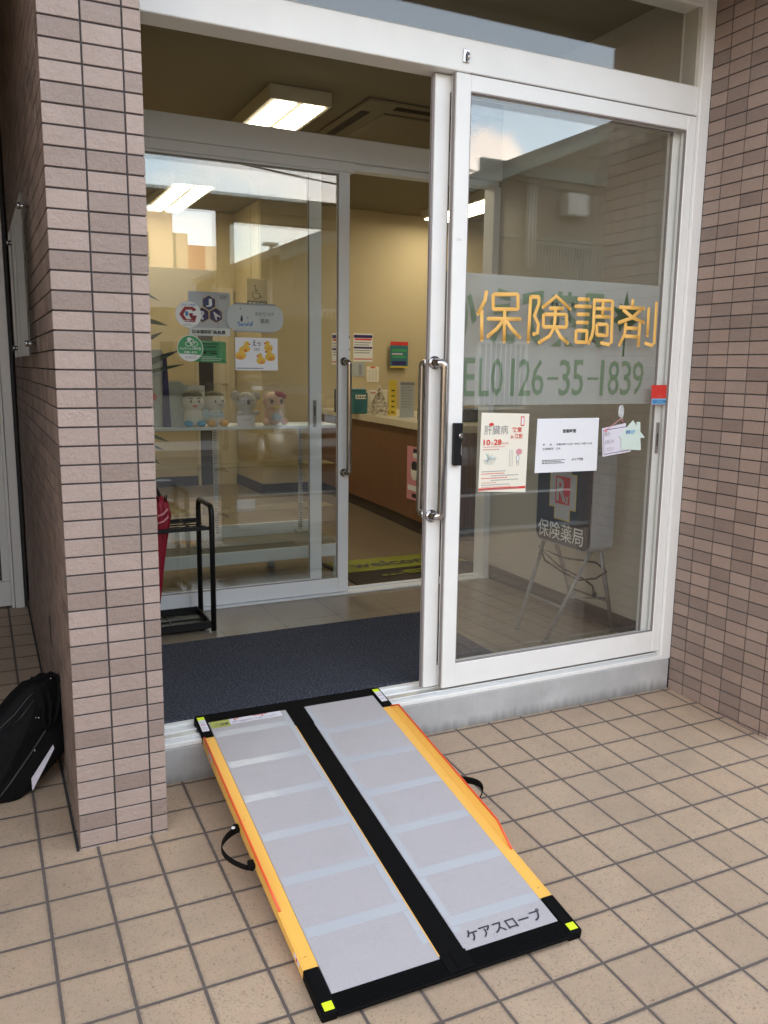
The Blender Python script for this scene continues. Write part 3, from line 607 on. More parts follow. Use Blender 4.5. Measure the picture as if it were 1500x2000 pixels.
b.build('notice_text', [M['grey_ink'], M['red']], nl)
b = MB(); b.text('ケアスロープ', RT(Vector((.405, .062, .0008))), RU, RV, .222, .036, bold=.012); b.build('ramp_lettering', M['ink'], rp)

# ------------------------------------------------------------------ mats
g = G('blue_grey_carpet'); co = g.obj(); sx, sy, sz = g.sep(co)
v = g.comb(g.math('MULTIPLY', sx, 1.), g.math('MULTIPLY', sy, 2.2), sz); n1 = g.noise(v, 130, 3, .75); n2 = g.noise(v, 75, 4); n3 = g.noise(co, 4, 3)
c = g.mix(g.ramp(n1, .42, .60), (.014, .017, .027), (.155, .165, .205)); c = g.mix(g.ramp(n2, .45, .60, 0, .6), c, (.035, .039, .055)); c = g.mix(g.ramp(n3, .3, .7, 0, .2), c, (.10, .10, .13))
g.base(c, .95); g.b.inputs['Specular IOR Level'].default_value = .1; g.bump(g.math('ADD', n1, n2), 1., .006); M['carpet'] = g.m
b = MB(); b.box(.355, 1.862, .462, 1.285, .1505, .166, .004); o = b.build('entrance_mat', M['carpet'], None, (1.1, .87, .15)); tag(o, 'dark blue grey carpet mat on the vestibule floor inside the doorway', 'mat')
wm = thing('welcome_mat', (2.3, 2.0, .15), 'black and yellow welcome mat inside the inner doorway', 'mat')
b = MB(); b.box(1.80, 2.72, 1.91, 2.50, .1500, .157, .003); b.build('mat_base', M['black'], wm)
M['mat_yellow'] = mat('mat_yellow', (.22, .23, .02), .85, bump=(300, .5, .002))
b = MB(); b.box(1.83, 2.69, 2.195, 2.485, .1572, .1592, .0005); b.build('yellow_half', M['mat_yellow'], wm)
b = MB(); b.text('welcome', (1.93, 2.265, .1600), X, Y, .66, .135, 0, bold=.02); b.build('welcome_word', M['ink'], wm)
b = MB(); b.text('...eye', (2.02, 1.99, .1600), X, Y, .48, .14, 0, bold=.02); b.build('mat_lettering', M['mat_yellow'], wm)

# ------------------------------------------------------------------ umbrella stand with umbrella
us_ = thing('umbrella_stand', (.58, 1.57, .15), 'black steel umbrella stand on the vestibule floor behind the pillar', 'umbrella stand')
for i, yy in enumerate((1.434, 1.705)): pass
b = MB()
arch = [(.852, 1.440, .151), (.852, 1.440, .70)] + [(.852, 1.475 - .035 * math.cos(R(a)), .70 + .04 * math.sin(R(a))) for a in (20, 45, 70, 90)] + [(.852, 1.66 + .035 * math.sin(R(a)), .70 + .04 * math.cos(R(a))) for a in (0, 25, 50, 75)] + [(.852, 1.695, .69), (.852, 1.695, .17)]
b.tube(arch, .0125, 12); b.build('end_hoop', M['blackmetal'], us_)
b = MB(); b.tube([(p[0] - .55, p[1], p[2]) for p in arch], .0125, 12); b.build('end_hoop', M['blackmetal'], us_)
b = MB()
for yy in (1.448, 1.687): b.box(.305, .845, yy - .004, yy + .004, .628, .646, .001)
for yy in (1.51, 1.57, 1.63): b.tube([(.32, yy, .637), (.84, yy, .637)], .0035, 6)
for xx in (.40, .49, .58, .67, .76): b.tube([(xx, 1.45, .640), (xx, 1.685, .640)], .0035, 6)
b.build('top_grid', M['blackmetal'], us_)
b = MB(); b.box(.31, .835, 1.435, 1.70, .165, .172, .001)
b.box(.305, .84, 1.430, 1.438, .165, .20, .002); b.box(.305, .84, 1.695, 1.703, .165, .20, .002); b.box(.832, .84, 1.439, 1.694, .165, .20, .002); b.box(.305, .313, 1.439, 1.694, .165, .20, .002)
for xx in (.50, .67): b.box(xx, xx + .004, 1.44, 1.69, .1725, .18)
b.box(.32, .83, 1.566, 1.570, .1727, .179)
for xx in (.33, .80): b.tube([(xx, 1.46, .151), (xx, 1.46, .166)], .01, 8); b.tube([(xx, 1.67, .151), (xx, 1.67, .166)], .01, 8)
b.build('drip_tray', M['blackmetal'], us_)
M['umb_red'] = mat('crimson_umbrella_cloth', (.27, .008, .025), .5, bump=(25, .5, .006)); M['umb_trim'] = mat('pink_umbrella_trim', (.62, .25, .28), .5)
um = thing('red_umbrella', (.56, 1.50, .18), 'closed crimson umbrella standing in the black umbrella stand', 'umbrella')
b = MB(); n = 28; prof = [(.18, .004), (.22, .010), (.38, .026), (.55, .038), (.66, .050), (.73, .060), (.76, .050), (.785, .020)]; vs = []
for z_, r0 in prof:
    for j in range(n):
        a = 2 * math.pi * j / n; rr = r0 * (1 + .28 * math.cos(a * 7 + z_ * 5)); rr *= .8; vs.append((.598 + (z_ - .18) * .05 + rr * math.cos(a), 1.50 + rr * math.sin(a) * .8, z_ + .02 * math.cos(a * 7) * (r0 / .05)))
fs = [(i * n + j, i * n + (j + 1) % n, (i + 1) * n + (j + 1) % n, (i + 1) * n + j) for i in range(len(prof) - 1) for j in range(n)] + [list(range(n)), [(len(prof) - 1) * n + j for j in range(n)]]
b.add(vs, fs, 0, True); b.build('furled_canopy', M['umb_red'], um)
b = MB(); b.tube([(.66, 1.462, .735), (.640, 1.455, .715), (.612, 1.452, .705)], .006, 6, sq=(1, .4)); b.tube([(.664, 1.47, .70), (.640, 1.459, .680), (.61, 1.455, .672)], .005, 6, sq=(1, .4)); b.build('tie_strap', M['umb_trim'], um)
b = MB(); b.tube([(.628, 1.50, .77), (.629, 1.50, .80), (.60, 1.50, .86), (.585, 1.50, .875), (.57, 1.50, .86)], .008, 8)
for a in (0, 60, 120, 200, 260, 310): b.tube([(.627 + .035 * math.cos(R(a)), 1.5 + .03 * math.sin(R(a)), .765), (.627 + .038 * math.cos(R(a)), 1.5 + .033 * math.sin(R(a)), .795)], .0028, 6)
b.build('crook_handle', M['black'], um)

# ------------------------------------------------------------------ prescription sign on its folding stand
M['signmetal'] = mat('scuffed_grey_metal', (.36, .37, .38), .42, metal=.35, var=(14, .2), bump=(60, .1, .001))
M['legmetal'] = mat('dull_grey_leg', (.20, .20, .19), .5, metal=.3, var=(20, .25))
rx = thing('pharmacy_sign', (2.39, .79, .15), 'dark blue prescription light box on a grey folding stand behind the glass door', 'sign')
bm_ = MB(); SX0, SX1, SY0, SY1, SZ0, SZ1 = 2.330, 2.455, .575, .985, .563, 1.02
def rrect(a0, a1, b0, b1, r, k=6):
    P = []
    for cx, cy, st in ((a1 - r, b1 - r, 0), (a0 + r, b1 - r, 90), (a0 + r, b0 + r, 180), (a1 - r, b0 + r, 270)):
        for i in range(k + 1): P.append((cx + r * math.cos(R(st + 90 * i / k)), cy + r * math.sin(R(st + 90 * i / k))))
    return P
bm_.prism(rrect(SY0, SY1, SZ0, SZ1, .045), (SX0, 0, 0), Y, Z, X, SX1 - SX0); bm_.tube([(SX0 + .03, SY0, .94), (SX0 + .03, SY0 - .002, .94)], .004, 8); bm_.tube([(SX1 - .03, SY0, .94), (SX1 - .03, SY0 - .002, .94)], .004, 8)
cs = bm_.build('sign_case', M['signmetal'], rx)
b = MB(); b.prism(rrect(SY0 + .008, SY1 - .008, SZ0 + .008, SZ1 - .008, .04), (SX0, 0, 0), Y, Z, -X, .002); fc = b.build('sign_face', M['navy'], rx)
b = MB(); YM, ZM = .785, .822; cp_ = lambda w1, h1, w2, h2: [(-w1, -h2), (-w2, -h2), (-w2, -h1), (w2, -h1), (w2, -h2), (w1, -h2), (w1, h2), (w2, h2), (w2, h1), (-w2, h1), (-w2, h2), (-w1, h2)]
def crossp(mb, w1, h1, w2, h2, m, h0): mb.prism([(YM - a, ZM + c_) for a, c_ in cp_(w1, h1, w2, h2)], (SX0 - .002 - h0, 0, 0), Y, Z, -X, .0006, m)
crossp(b, .098, .137, .058, .083, 0, 0); crossp(b, .093, .131, .053, .078, 1, .0007)
b.prism([(YM - .053, ZM - .062), (YM + .053, ZM - .062), (YM + .053, ZM + .066), (YM - .053, ZM + .066)], (SX0 - .0034, 0, 0), Y, Z, -X, .0006, 2)
U_ = -Y
b.text('R', (SX0 - .0044, YM + .044, ZM - .050), U_, Z, .072, .108, 1, bold=.03); b.text('x', (SX0 - .0044, YM - .022, ZM - .058), U_, Z, .026, .036, 1, bold=.02)
b.build('rx_cross', [M['yellow'], M['greytext'], M['red']], fc)
b = MB(); b.text('保険薬局', (SX0 - .0024, YM + .175, SZ0 + .024), U_, Z, .335, .082, bold=0); b.build('sign_lettering', flat('sign_white', (.85, .87, .88)), fc)
b = MB(); b.text('処方せん受付', (SX0 - .0024, YM + .185, .935), U_, Z, .37, .055, bold=.01); b.build('sign_lettering', flat('sign_white', (.85, .87, .88)), fc)
L_ = MB()
for y0 in (.61, .95):
    s_ = 1 if y0 > .8 else -1
    b = MB(); b.tube([(2.36, y0, .565), (2.178, y0 - (-.0) + (-.06 if s_ > 0 else .06), .152)], .012, 8, sq=(1, .45)); b.tube([(2.178, y0 + (-.06 if s_ > 0 else .06), .158), (2.178, y0 + (-.06 if s_ > 0 else .06), .151)], .015, 10); b.build('leg', M['legmetal'], rx)
    b = MB(); b.tube([(2.42, y0, .565), (2.562, y0 + (-.03 if s_ > 0 else .05), .152)], .012, 8, sq=(1, .45)); b.build('leg', M['legmetal'], rx)
b = MB(); b.tube([(2.25, .648, .31), (2.25, .915, .31)], .006, 8); b.tube([(2.508, .645, .31), (2.508, .93, .31)], .006, 8); b.tube([(2.27, .64, .36), (2.49, .64, .33)], .005, 8)
b.build('stretcher', M['legmetal'], rx)
b = MB(); P = [(2.335, .955, .53), (2.33, .9, .47), (2.34, .78, .44), (2.36, .68, .42), (2.40, .61, .44), (2.45, .60, .47), (2.44, .66, .50), (2.36, .80, .50), (2.335, .95, .52), (2.34, .80, .46), (2.37, .66, .43), (2.375, .60, .41), (2.372, .585, .385)]
b.tube(P, .0045, 7); b.ell((2.372, .582, .375), (.012, .010, .014)); b.build('power_cord', M['black'], rx)

# ------------------------------------------------------------------ notices on the front door glass (inner face y = .3495 ... seen through the pane)
def lines(mb, P0, U, V, w, n, gap, th, m, n_=None, ragged=.3):
    for i in range(n):
        q = 0
        while q < w * (1 - random.uniform(0, ragged)):
            l = random.uniform(.004, .012); l = min(l, w - q)
            if l < .002: break
            O = Vector(P0) + U * q - V * (gap * i); nn = U.cross(V)
            mb.prism([(0, 0), (l, 0), (l, th), (0, th)], O + nn * .0003, U, V, nn, .0002, m); q += l + .002
def quadbox(mb, P, y, th, m=0):
    vs = [(p.x, y, p.z) for p in P] + [(p.x, y + th, p.z) for p in P]
    mb.add(vs, [(0, 1, 2, 3), (7, 6, 5, 4), (0, 4, 5, 1), (1, 5, 6, 2), (2, 6, 7, 3), (3, 7, 4, 0)], m)
YF = .3440
P = [at(*q, y=YF) for q in ((934, 960), (1026, 961), (1034, 808), (941, 806))]
po = thing('event_poster', (1.7, YF, 1.06), 'cream event poster with red print taped on the glass right of the black lock', 'poster')
b = MB(); quadbox(b, P, YF, .0006); b.build('poster_sheet', M['cream_paper'], po)
x0, x1, z0, z1 = P[0].x + .004, P[1].x, P[0].z + .002, P[3].z
b = MB(); yy = YF - .0004
b.box(x0 - .003, x1 - .002, yy, yy + .0003, z0, z0 + .009, 0, 0)
b.text('教室', (x0 + .137, yy, z1 - .075), X, Z, .045, .019, 0, bold=.02); b.text('in 江別', (x0 + .133, yy, z1 - .100), X, Z, .052, .019, 0, bold=.02)
b.box(x0 + .176, x0 + .192, yy, yy + .0003, z1 - .052, z1 - .016, 0, 0); b.box(x0 + .179, x0 + .189, yy - .0004, yy - .0001, z1 - .048, z1 - .020, 0, 3)
b.text('肝臓病', (x0 + .014, yy, z1 - .082), X, Z, .105, .034, 2, bold=.0); b.ell((x0 + .045, yy, z1 - .044), (.011, .0004, .006), 10, 6, 0)
b.text('10', (x0 + .012, yy, z1 - .122), X, Z, .030, .022, 0, bold=.03); b.text('28', (x0 + .058, yy, z1 - .122), X, Z, .034, .022, 0, bold=.03); b.text('月', (x0 + .045, yy, z1 - .121), X, Z, .010, .010, 0); b.text('日(日)', (x0 + .095, yy, z1 - .121), X, Z, .028, .009, 0)
b.box(x0 + .012, x0 + .108, yy, yy + .0003, z1 - .1295, z1 - .1270, 0, 4); lines(b, (x0 + .012, yy + .0003, z1 - .140), X, Z, .09, 1, .01, .004, 4)
for k in range(3): b.box(x0 + .130 + k * .007, x0 + .1312 + k * .007, yy, yy + .0003, z1 - .205, z1 - .142, 0, 2)
b.ell((x0 + .173, yy, z1 - .150), (.014, .0004, .012), 12, 6, 5); b.ell((x0 + .168, yy, z1 - .176), (.008, .0004, .015), 12, 6, 2); b.ell((x0 + .168, yy - .0002, z1 - .176), (.006, .0004, .012), 12, 6, 3); b.box(x0 + .163, x0 + .165, yy, yy + .0003, z1 - .203, z1 - .19, 0, 2); b.box(x0 + .171, x0 + .173, yy, yy + .0003, z1 - .203, z1 - .19, 0, 2)
for k in range(9):
    a = R(20 * k + 10); b.tube([(x0 + .04 - .028 * math.cos(a), yy, z1 - .175 - .022 * math.sin(a)), (x0 + .05 + .025 * math.cos(a * 1.7), yy, z1 - .175 + .024 * math.sin(a))], .0008, 4, (2, 6, 7)[k % 3], sq=(.3, 1), up=(0, 1, 0))
for k, (mm, w_) in enumerate(((2, .12), (0, .13), (2, .18), (0, .15), (2, .18), (4, .08), (2, .14), (4, .17), (2, .17))): lines(b, (x0 + (.008 if k not in (2, 4) else .05), yy + .0003, z1 - .222 - k * .0085), X, Z, w_ - (.05 if k in (2, 4) else 0), 1, .01, .003, mm)
b.build('poster_print', [M['red'], M['orange'], M['grey_ink'], M['white_ink'], M['pale_red'], M['pink'], M['sky_blue'], M['green']], po)
P = [at(*q, y=YF) for q in ((1044, 924), (1165, 919), (1170, 816), (1050, 818))]
nt_ = thing('hours_notice', (1.99, YF, 1.08), 'plain white opening hours notice taped on the glass above the dark blue sign', 'notice')
b = MB(); quadbox(b, P, YF, .0006); b.build('notice_sheet', M['paper'], nt_)
x0, x1, z0, z1 = P[0].x, P[1].x, P[0].z, P[3].z
b = MB(); b.text('営業時間', (x0 + .125, yy, z1 - .057), X, Z, .064, .015, bold=.025); b.build('notice_title', M['ink'], nt_)
b = MB()
b.text('平　　日　　午前８時３０分～午後１７時３０分', (x0 + .032, yy, z1 - .105), X, Z, .240, .0085, bold=.02); b.text('土日祝祭日　休み', (x0 + .032, yy, z1 - .121), X, Z, .085, .0085, bold=.02)
b.build('notice_hours', M['ink'], nt_)
b = MB(); lines(b, (x0 + .032, yy + .0003, z1 - .163), X, Z, .125, 3, .006, .003, 0); b.text('かえで薬局', (x0 + .175, yy, z1 - .167), X, Z, .055, .010, bold=.02)
b.build('notice_text', M['ink'], nt_)
# hook, memo card, house shaped card
hk = at(1213, 803, y=.343)
b = MB(); P = [(hk.x + .011 * math.cos(a) * (1 - .25 * math.sin(a) * (1 if math.sin(a) < 0 else 0)), .3425, hk.z + .022 * math.sin(a)) for a in [R(20 * k) for k in range(19)]]
b.tube(P, .0035, 8); b.tube([(hk.x, .3425, hk.z - .022), (hk.x, .336, hk.z - .030), (hk.x, .332, hk.z - .022)], .003, 8); b.ell((hk.x, .343, hk.z), (.008, .0012, .018), 12, 6)
M['hook'] = mat('clear_plastic_hook', (.85, .88, .88), .08, alpha=.45, spec=.8)
o = b.build('suction_hook', M['hook'], None, (hk.x, .343, hk.z)); tag(o, 'clear drop shaped plastic hook stuck on the glass above the house card', 'hook')
mc = thing('memo_card', (2.22, .341, 1.1), 'handwritten white memo card hanging on a pink string from the clear hook', 'card')
P = [at(*q, y=.3400) for q in ((1177, 892), (1232, 882), (1222, 826), (1176, 837))]
b = MB(); quadbox(b, P, .3400, .001); b.build('card_sheet', M['label_white'], mc)
b = MB(); u0 = (P[1] - P[0]); v0 = (P[3] - P[0]); w_, h_ = u0.length, v0.length; u0.normalize(); v0.normalize(); o0 = P[0] + Vector((0, -.0004, 0))
for s_, zz in (('喉が', .7), ('お知らせ', .42), ('ください', .15)): b.text(s_, o0 + v0 * h_ * zz + u0 * .012, u0, v0, .045 if len(s_) > 2 else .028, .017, 0, bold=.0)
for a0, a1, c0_, c1_ in ((.04, .05, .06, .94), (.05, .96, .06, .08), (.05, .96, .92, .94)):
    b.prism([(w_ * a0, h_ * c0_), (w_ * a1, h_ * c0_), (w_ * a1, h_ * c1_), (w_ * a0, h_ * c1_)], o0, u0, v0, -Y, .0002, 1)
b.build('card_writing', [M['grey_ink'], M['purple']], mc)
b = MB(); b.tube([P[3] + Vector((.018, -.001, -.006)), (hk.x, .3345, hk.z - .027)], .0016, 6); b.tube([P[2] + Vector((-.016, -.001, -.004)), (hk.x, .3345, hk.z - .027)], .0016, 6); b.box(P[3].x + .012, P[3].x + .026, .3385, .3397, P[3].z - .014, P[3].z - .002); b.build('string', M['pink'], mc)
hc = [at(*q, y=.3375) for q in ((1213, 878), (1251, 879), (1250, 855), (1259, 855), (1250, 843), (1250, 824), (1243, 824), (1243, 832), (1236, 821), (1208, 852), (1212, 856))]
b = MB(); M['housecard'] = mat('pale_mint_card', (.66, .78, .72), .45)
O = hc[0]; b.prism([(p.x - O.x, p.z - O.z) for p in hc], (O.x, .3375, O.z), X, Z, -Y, .002)
hs = b.build('house_card', M['housecard'], None, tuple(O)); tag(hs, 'pale mint house shaped card on the glass beside the memo card', 'card')
b = MB(); b.text('在宅', (O.x + .017, .3352, O.z + .062), X, Z, .024, .017, 0, bold=.04); b.text('応援', (O.x + .043, .3352, O.z + .062), X, Z, .022, .017, 1, bold=.03); b.build('card_lettering', [M['blue'], M['sky_blue']], hs)
P = [at(*q, y=YF) for q in ((1272, 791), (1302, 790), (1302, 752), (1273, 752))]
sc_ = thing('security_sticker', (2.45, YF, 1.27), 'small red and blue security company sticker at the right edge of the glass', 'sticker')
b = MB(); quadbox(b, P, YF, .0005); b.build('sticker_sheet', M['red'], sc_)
b = MB(); a = P[0]; b.box(a.x, P[1].x, yy, yy + .0003, a.z + .002, a.z + .026, 0, 0); b.text('SECOM', (a.x + .003, yy - .0004, a.z + .006), X, Z, P[1].x - a.x - .006, .016, 1, bold=.05); b.text('SECURITY', (a.x + .03, yy - .0004, a.z + .034), X, Z, .024, .004, 2); b.build('sticker_print', [M['sky_blue'], M['blue'], M['pale_red']], sc_)

# ------------------------------------------------------------------ stickers on the inner door glass
YI = IY + .0148                                                          # outer face of the inner pane
def disc(mb, c, r, y, m, h=.0005, k=36): mb.prism([(r * math.cos(2 * math.pi * i / k), r * math.sin(2 * math.pi * i / k)) for i in range(k)], (c.x, y, c.z), X, Z, -Y, h, m)
yb_ = IY + .0203
jp = thing('association_sign', (.95, yb_, 1.62), 'silver pharmacist association plate with three violet hexagons behind the glass', 'sign')
a0, a1 = at(369, 655, y=yb_), at(449, 572, y=yb_)
b = MB(); b.box(a0.x, a1.x, yb_, yb_ + .003, a0.z, a1.z, .0005); b.build('sign_plate', M['greytext'], jp)
b = MB(); cx, cz = (a0.x + a1.x) / 2 - .002, a0.z + .118; hr = .037
hexa = lambda r: [(r * math.cos(R(90 + 60 * i)), r * math.sin(R(90 + 60 * i))) for i in range(6)]
for i, ch in enumerate('JPA'):
    an = (90, 210, 330)[i]; hx, hz = cx + .0385 * math.cos(R(an)), cz + .0385 * math.sin(R(an))
    b.prism(hexa(hr), (hx, yb_ - .0002, hz), X, Z, -Y, .0003, 3); b.prism(hexa(hr - .0025), (hx, yb_ - .0006, hz), X, Z, -Y, .0003, 0)
    U1 = (X, Vector((.8, 0, .6)), Vector((.8, 0, .6)))[i] if i != 1 else Vector((.8, 0, .6)); V1 = Vector((-U1.z, 0, U1.x))
    b.text(ch, Vector((hx, yb_ - .0011, hz)) - U1 * .015 - V1 * .019, U1, V1, .030, .038, 1, bold=.03)
b.box(a0.x + .002, a1.x - .002, yb_ - .0004, yb_ - .0001, a0.z + .002, a0.z + .038, 0, 1); b.text('日本薬剤師会会員', (a0.x + .016, yb_ - .0008, a0.z + .009), X, Z, .165, .019, 2, bold=.045)
lines(b, (a1.x - .052, yb_, a1.z - .018), X, Z, .046, 3, .007, .003, 4)
b.build('sign_emblem', [M['purple'], M['white_ink'], M['ink'], M['duck'], M['purple']], jp)
gs = thing('generic_sticker', (.9, YI, 1.61), 'round white sticker with a dark red letter G on the inner glass', 'sticker')
c = at(368, 614, y=YI - .001); r_s = .0625
b = MB(); disc(b, c, r_s, YI - .0006, 0); b.build('sticker_disc', M['white_ink'], gs)
b = MB(); ys_ = YI - .0016
gp = [(.040, .022), (.022, .036), (-.018, .036), (-.044, 0), (-.018, -.036), (.03, -.036), (.040, -.004), (.004, -.004), (.004, .006), (.022, .006), (.014, -.022), (-.010, -.022), (-.024, 0), (-.010, .022), (.016, .022), (.022, .014)]
b.prism(gp, (c.x, ys_, c.z), X, Z, -Y, .0003, 0); b.ell((c.x - .008, ys_, c.z + .004), (.008, .0006, .012), 10, 6, 1)
b.text('ジェネリック医薬品', (c.x - .034, ys_, c.z + .040), X, Z, .070, .009, 1, bold=.02); b.text('お願い', (c.x - .022, ys_ - .0004, c.z - .034), X, Z, .045, .008, 2, bold=.02); lines(b, (c.x - .026, ys_, c.z - .047), X, Z, .055, 2, .005, .002, 3)
b.build('sticker_print', [flat('dark_red_ink', (.30, .02, .03)), M['blue'], M['white_ink'], M['grey_ink']], gs)
gs = thing('generic_sticker', (.9, YI, 1.45), 'round green sticker with a white capsule drawing on the inner glass', 'sticker')
c = at(371.5, 680, y=YI - .001)
b = MB(); disc(b, c, r_s, YI - .0006, 0); b.build('sticker_disc', M['white_ink'], gs)
b = MB(); b.prism([(.0595 * math.cos(R(a)), .0595 * math.sin(R(a))) for a in range(-32, 213, 7)], (c.x, YI - .0012, c.z), X, Z, -Y, .0003, 0)
def ring(mb, cx_, cz_, a_, c_, rot, m):
    P = [(cx_ + a_ * math.cos(t) * math.cos(rot) - c_ * math.sin(t) * math.sin(rot), YI - .0018, cz_ + a_ * math.cos(t) * math.sin(rot) + c_ * math.sin(t) * math.cos(rot)) for t in [2 * math.pi * k / 20 for k in range(21)]]
    mb.tube(P, .0018, 6, m, sq=(.4, 1), up=(0, 1, 0))
ring(b, c.x + .004, c.z + .034, .020, .010, -.7, 1); b.ell((c.x - .004, YI - .0018, c.z + .042), (.011, .0006, .009), 12, 6, 1); ring(b, c.x - .008, c.z + .020, .014, .011, 0, 1); ring(b, c.x + .020, c.z + .020, .016, .011, .2, 1)
b.text('ジェネリック医薬品', (c.x - .052, YI - .0018, c.z - .008), X, Z, .104, .0125, 1, bold=.03); b.text('相談します!', (c.x - .030, YI - .0018, c.z - .025), X, Z, .062, .0115, 1, bold=.03); lines(b, (c.x - .026, YI - .0012, c.z - .042), X, Z, .055, 2, .006, .002, 2)
b.build('sticker_print', [M['green'], M['white_ink'], M['grey_ink']], gs)
gc = thing('green_card', (.98, yb_, 1.44), 'green card taped behind the glass partly hidden by the round green sticker', 'card')
P = [at(*q, y=yb_) for q in ((377, 706), (442, 710), (441, 668), (384, 664))]
b = MB(); quadbox(b, P, yb_, .0006); b.build('card_sheet', M['green'], gc)
b = MB(); lines(b, (P[0].x + .045, yb_ - .0002, P[2].z - .014), X, Z, .085, 2, .014, .006, 0); b.text('相談', (P[0].x + .05, yb_ - .0004, P[2].z - .062), X, Z, .07, .020, 0, bold=.04); lines(b, (P[0].x + .04, yb_ - .0002, P[2].z - .075), X, Z, .10, 3, .008, .003, 1); b.build('card_print', [M['ink'], M['white_ink']], gc)
kp = thing('oval_plate', (1.18, YI, 1.61), 'pale blue rounded plate of a family pharmacy with a small drawing', 'sign')
a0, a1 = at(443, 647, y=YI - .002), at(553, 596, y=YI - .002)
b = MB(); b.prism(rrect(a0.x, a1.x, a0.z + .004, a1.z - .004, .055, 8), (0, YI - .0008, 0), X, Z, -Y, .002); b.build('plate', M['frostcard'], kp)
b = MB(); b.box(a0.x + .045, a1.x - .04, YI - .0045, YI - .001, a1.z - .006, a1.z + .002); b.build('clip_rail', M['grey_ink'], kp)
b = MB(); b.box(a0.x + .03, a1.x - .05, YI - .0045, YI - .001, a0.z - .002, a0.z + .004); b.build('clip_rail', M['grey_ink'], kp)
b = MB(); yk = YI - .0034
b.text('かかりつけ', (a0.x + .145, yk, (a0.z + a1.z) / 2 + .010), X, Z, .095, .020, 0); b.text('薬局', (a0.x + .170, yk, (a0.z + a1.z) / 2 - .024), X, Z, .045, .021, 0)
for i in range(40): qx, qz = random.uniform(0, .075), random.uniform(0, .022); b.ell((a0.x + .055 + qx, yk, a0.z + .028 + qz), (.003, .0004, .0025), 6, 4, 2)
b.ell((a0.x + .075, yk - .0002, a0.z + .060), (.006, .0005, .012), 8, 6, 0); b.ell((a0.x + .076, yk - .0002, a0.z + .074), (.004, .0005, .004), 8, 6, 0); b.ell((a0.x + .070, yk - .0002, a1.z - .026), (.003, .0005, .003), 8, 6, 0); b.ell((a0.x + .105, yk - .0002, a0.z + .07), (.002, .0005, .006), 8, 6, 2)
b.build('plate_print', [M['ink'], M['white_ink'], M['blue']], kp)
P0, P1 = at(460, 723, y=YI), at(542, 661, y=YI)
dk = thing('duck_poster', (1.18, YI, 1.43), 'small white poster with a photo of yellow rubber ducks on the inner glass', 'poster')
b = MB(); b.box(P0.x, P1.x, YI - .0012, YI - .0006, P0.z, P1.z); b.build('poster_sheet', M['paper'], dk)
b = MB(); W_, H_ = P1.x - P0.x, P1.z - P0.z; yd = YI - .0015
for (fx, fz, s_, fl) in ((.05, .45, 1.15, 1), (.24, .66, 1., 1), (.78, .70, .95, -1), (.82, .42, 1.15, -1), (.60, .30, 1.0, -1)):
    px_, pz_ = P0.x + W_ * fx, P0.z + H_ * fz; px_ = max(px_, P0.x + .024 * s_)
    b.ell((px_, yd, pz_), (.024 * s_, .0005, .018 * s_), 14, 8, 0); b.ell((px_ - .004 * s_ * fl, yd, pz_ - .006 * s_), (.018 * s_, .0007, .011 * s_), 12, 6, 1)
    b.ell((px_ + .006 * s_ * fl, yd - .0003, pz_ + .024 * s_), (.013 * s_, .0007, .013 * s_), 12, 8, 0); b.ell((px_ + .019 * s_ * fl, yd - .0004, pz_ + .022 * s_), (.006 * s_, .0006, .004 * s_), 8, 6, 2); b.ell((px_ + .010 * s_ * fl, yd - .0009, pz_ + .028 * s_), (.002, .0006, .002), 6, 4, 3)
b.text('えっ', (P0.x + W_ * .40, yd, P0.z + H_ * .74), X, Z, .042, .030, 3, bold=.02); lines(b, (P0.x + W_ * .44, yd + .0003, P0.z + H_ * .66), X, Z, .03, 2, .007, .003, 3)
lines(b, (P0.x + .006, yd + .0003, P0.z + .008), X, Z, W_ - .03, 1, .006, .004, 3)
b.build('poster_print', [M['duck'], M['duck_shade'], M['red'], M['ink']], dk)

# ------------------------------------------------------------------ display shelving behind the inner glass
M['shelfblue'] = mat('pale_grey_shelf_metal', (.72, .78, .82), .4); M['shelfglass'] = glass_mat('shelf_glass', (.88, .94, .90), .06)
ds = thing('display_shelf', (1.1, 2.4, .15), 'pale metal display unit with glass shelves behind the stickered inner glass', 'shelf')
b = MB(); b.box(.70, 1.86, 2.32, 2.62, 1.018, 1.036, .002); b.build('top_shelf', M['shelfblue'], ds)
for xx in (1.10, 1.63):
    b = MB(); b.box(xx + .048, xx + .070, 2.54, 2.56, .37, 1.018, .001); b.box(xx + .03, xx + .088, 2.53, 2.57, .352, .372, .001)
    for k in range(42): b.box(xx + .0515, xx + .0575, 2.5385, 2.5398, .39 + k * .0148, .397 + k * .0148, 0, 1); b.box(xx + .0605, xx + .0665, 2.5385, 2.5398, .39 + k * .0148, .397 + k * .0148, 0, 1)
    b.build('upright', [M['alu'], M['black']], ds)
for zz in (.800, .540):
    b = MB(); b.box(.72, 1.84, 2.34, 2.56, zz, zz + .006); b.build('glass_shelf', M['shelfglass'], ds)
    for xx in (1.158, 1.688):
        b = MB(); b.prism([(2.54, zz - .03), (2.54, zz - .002), (2.28, zz - .002), (2.28, zz - .012)], (xx - .004, 0, 0), Y, Z, X, .008); b.ell((xx, 2.279, zz - .006), .008, 8, 6); b.build('bracket', M['chrome'], ds)
b = MB(); b.box(.66, 1.83, 2.15, 2.175, .283, .352, .002); b.box(.66, 1.83, 2.60, 2.62, .283, .42, .002); b.build('base_rail', M['shelfblue'], ds)
b = MB(); b.box(.67, 1.82, 2.1755, 2.5995, .334, .346, .001); b.build('base_deck', M['ceil'], ds)
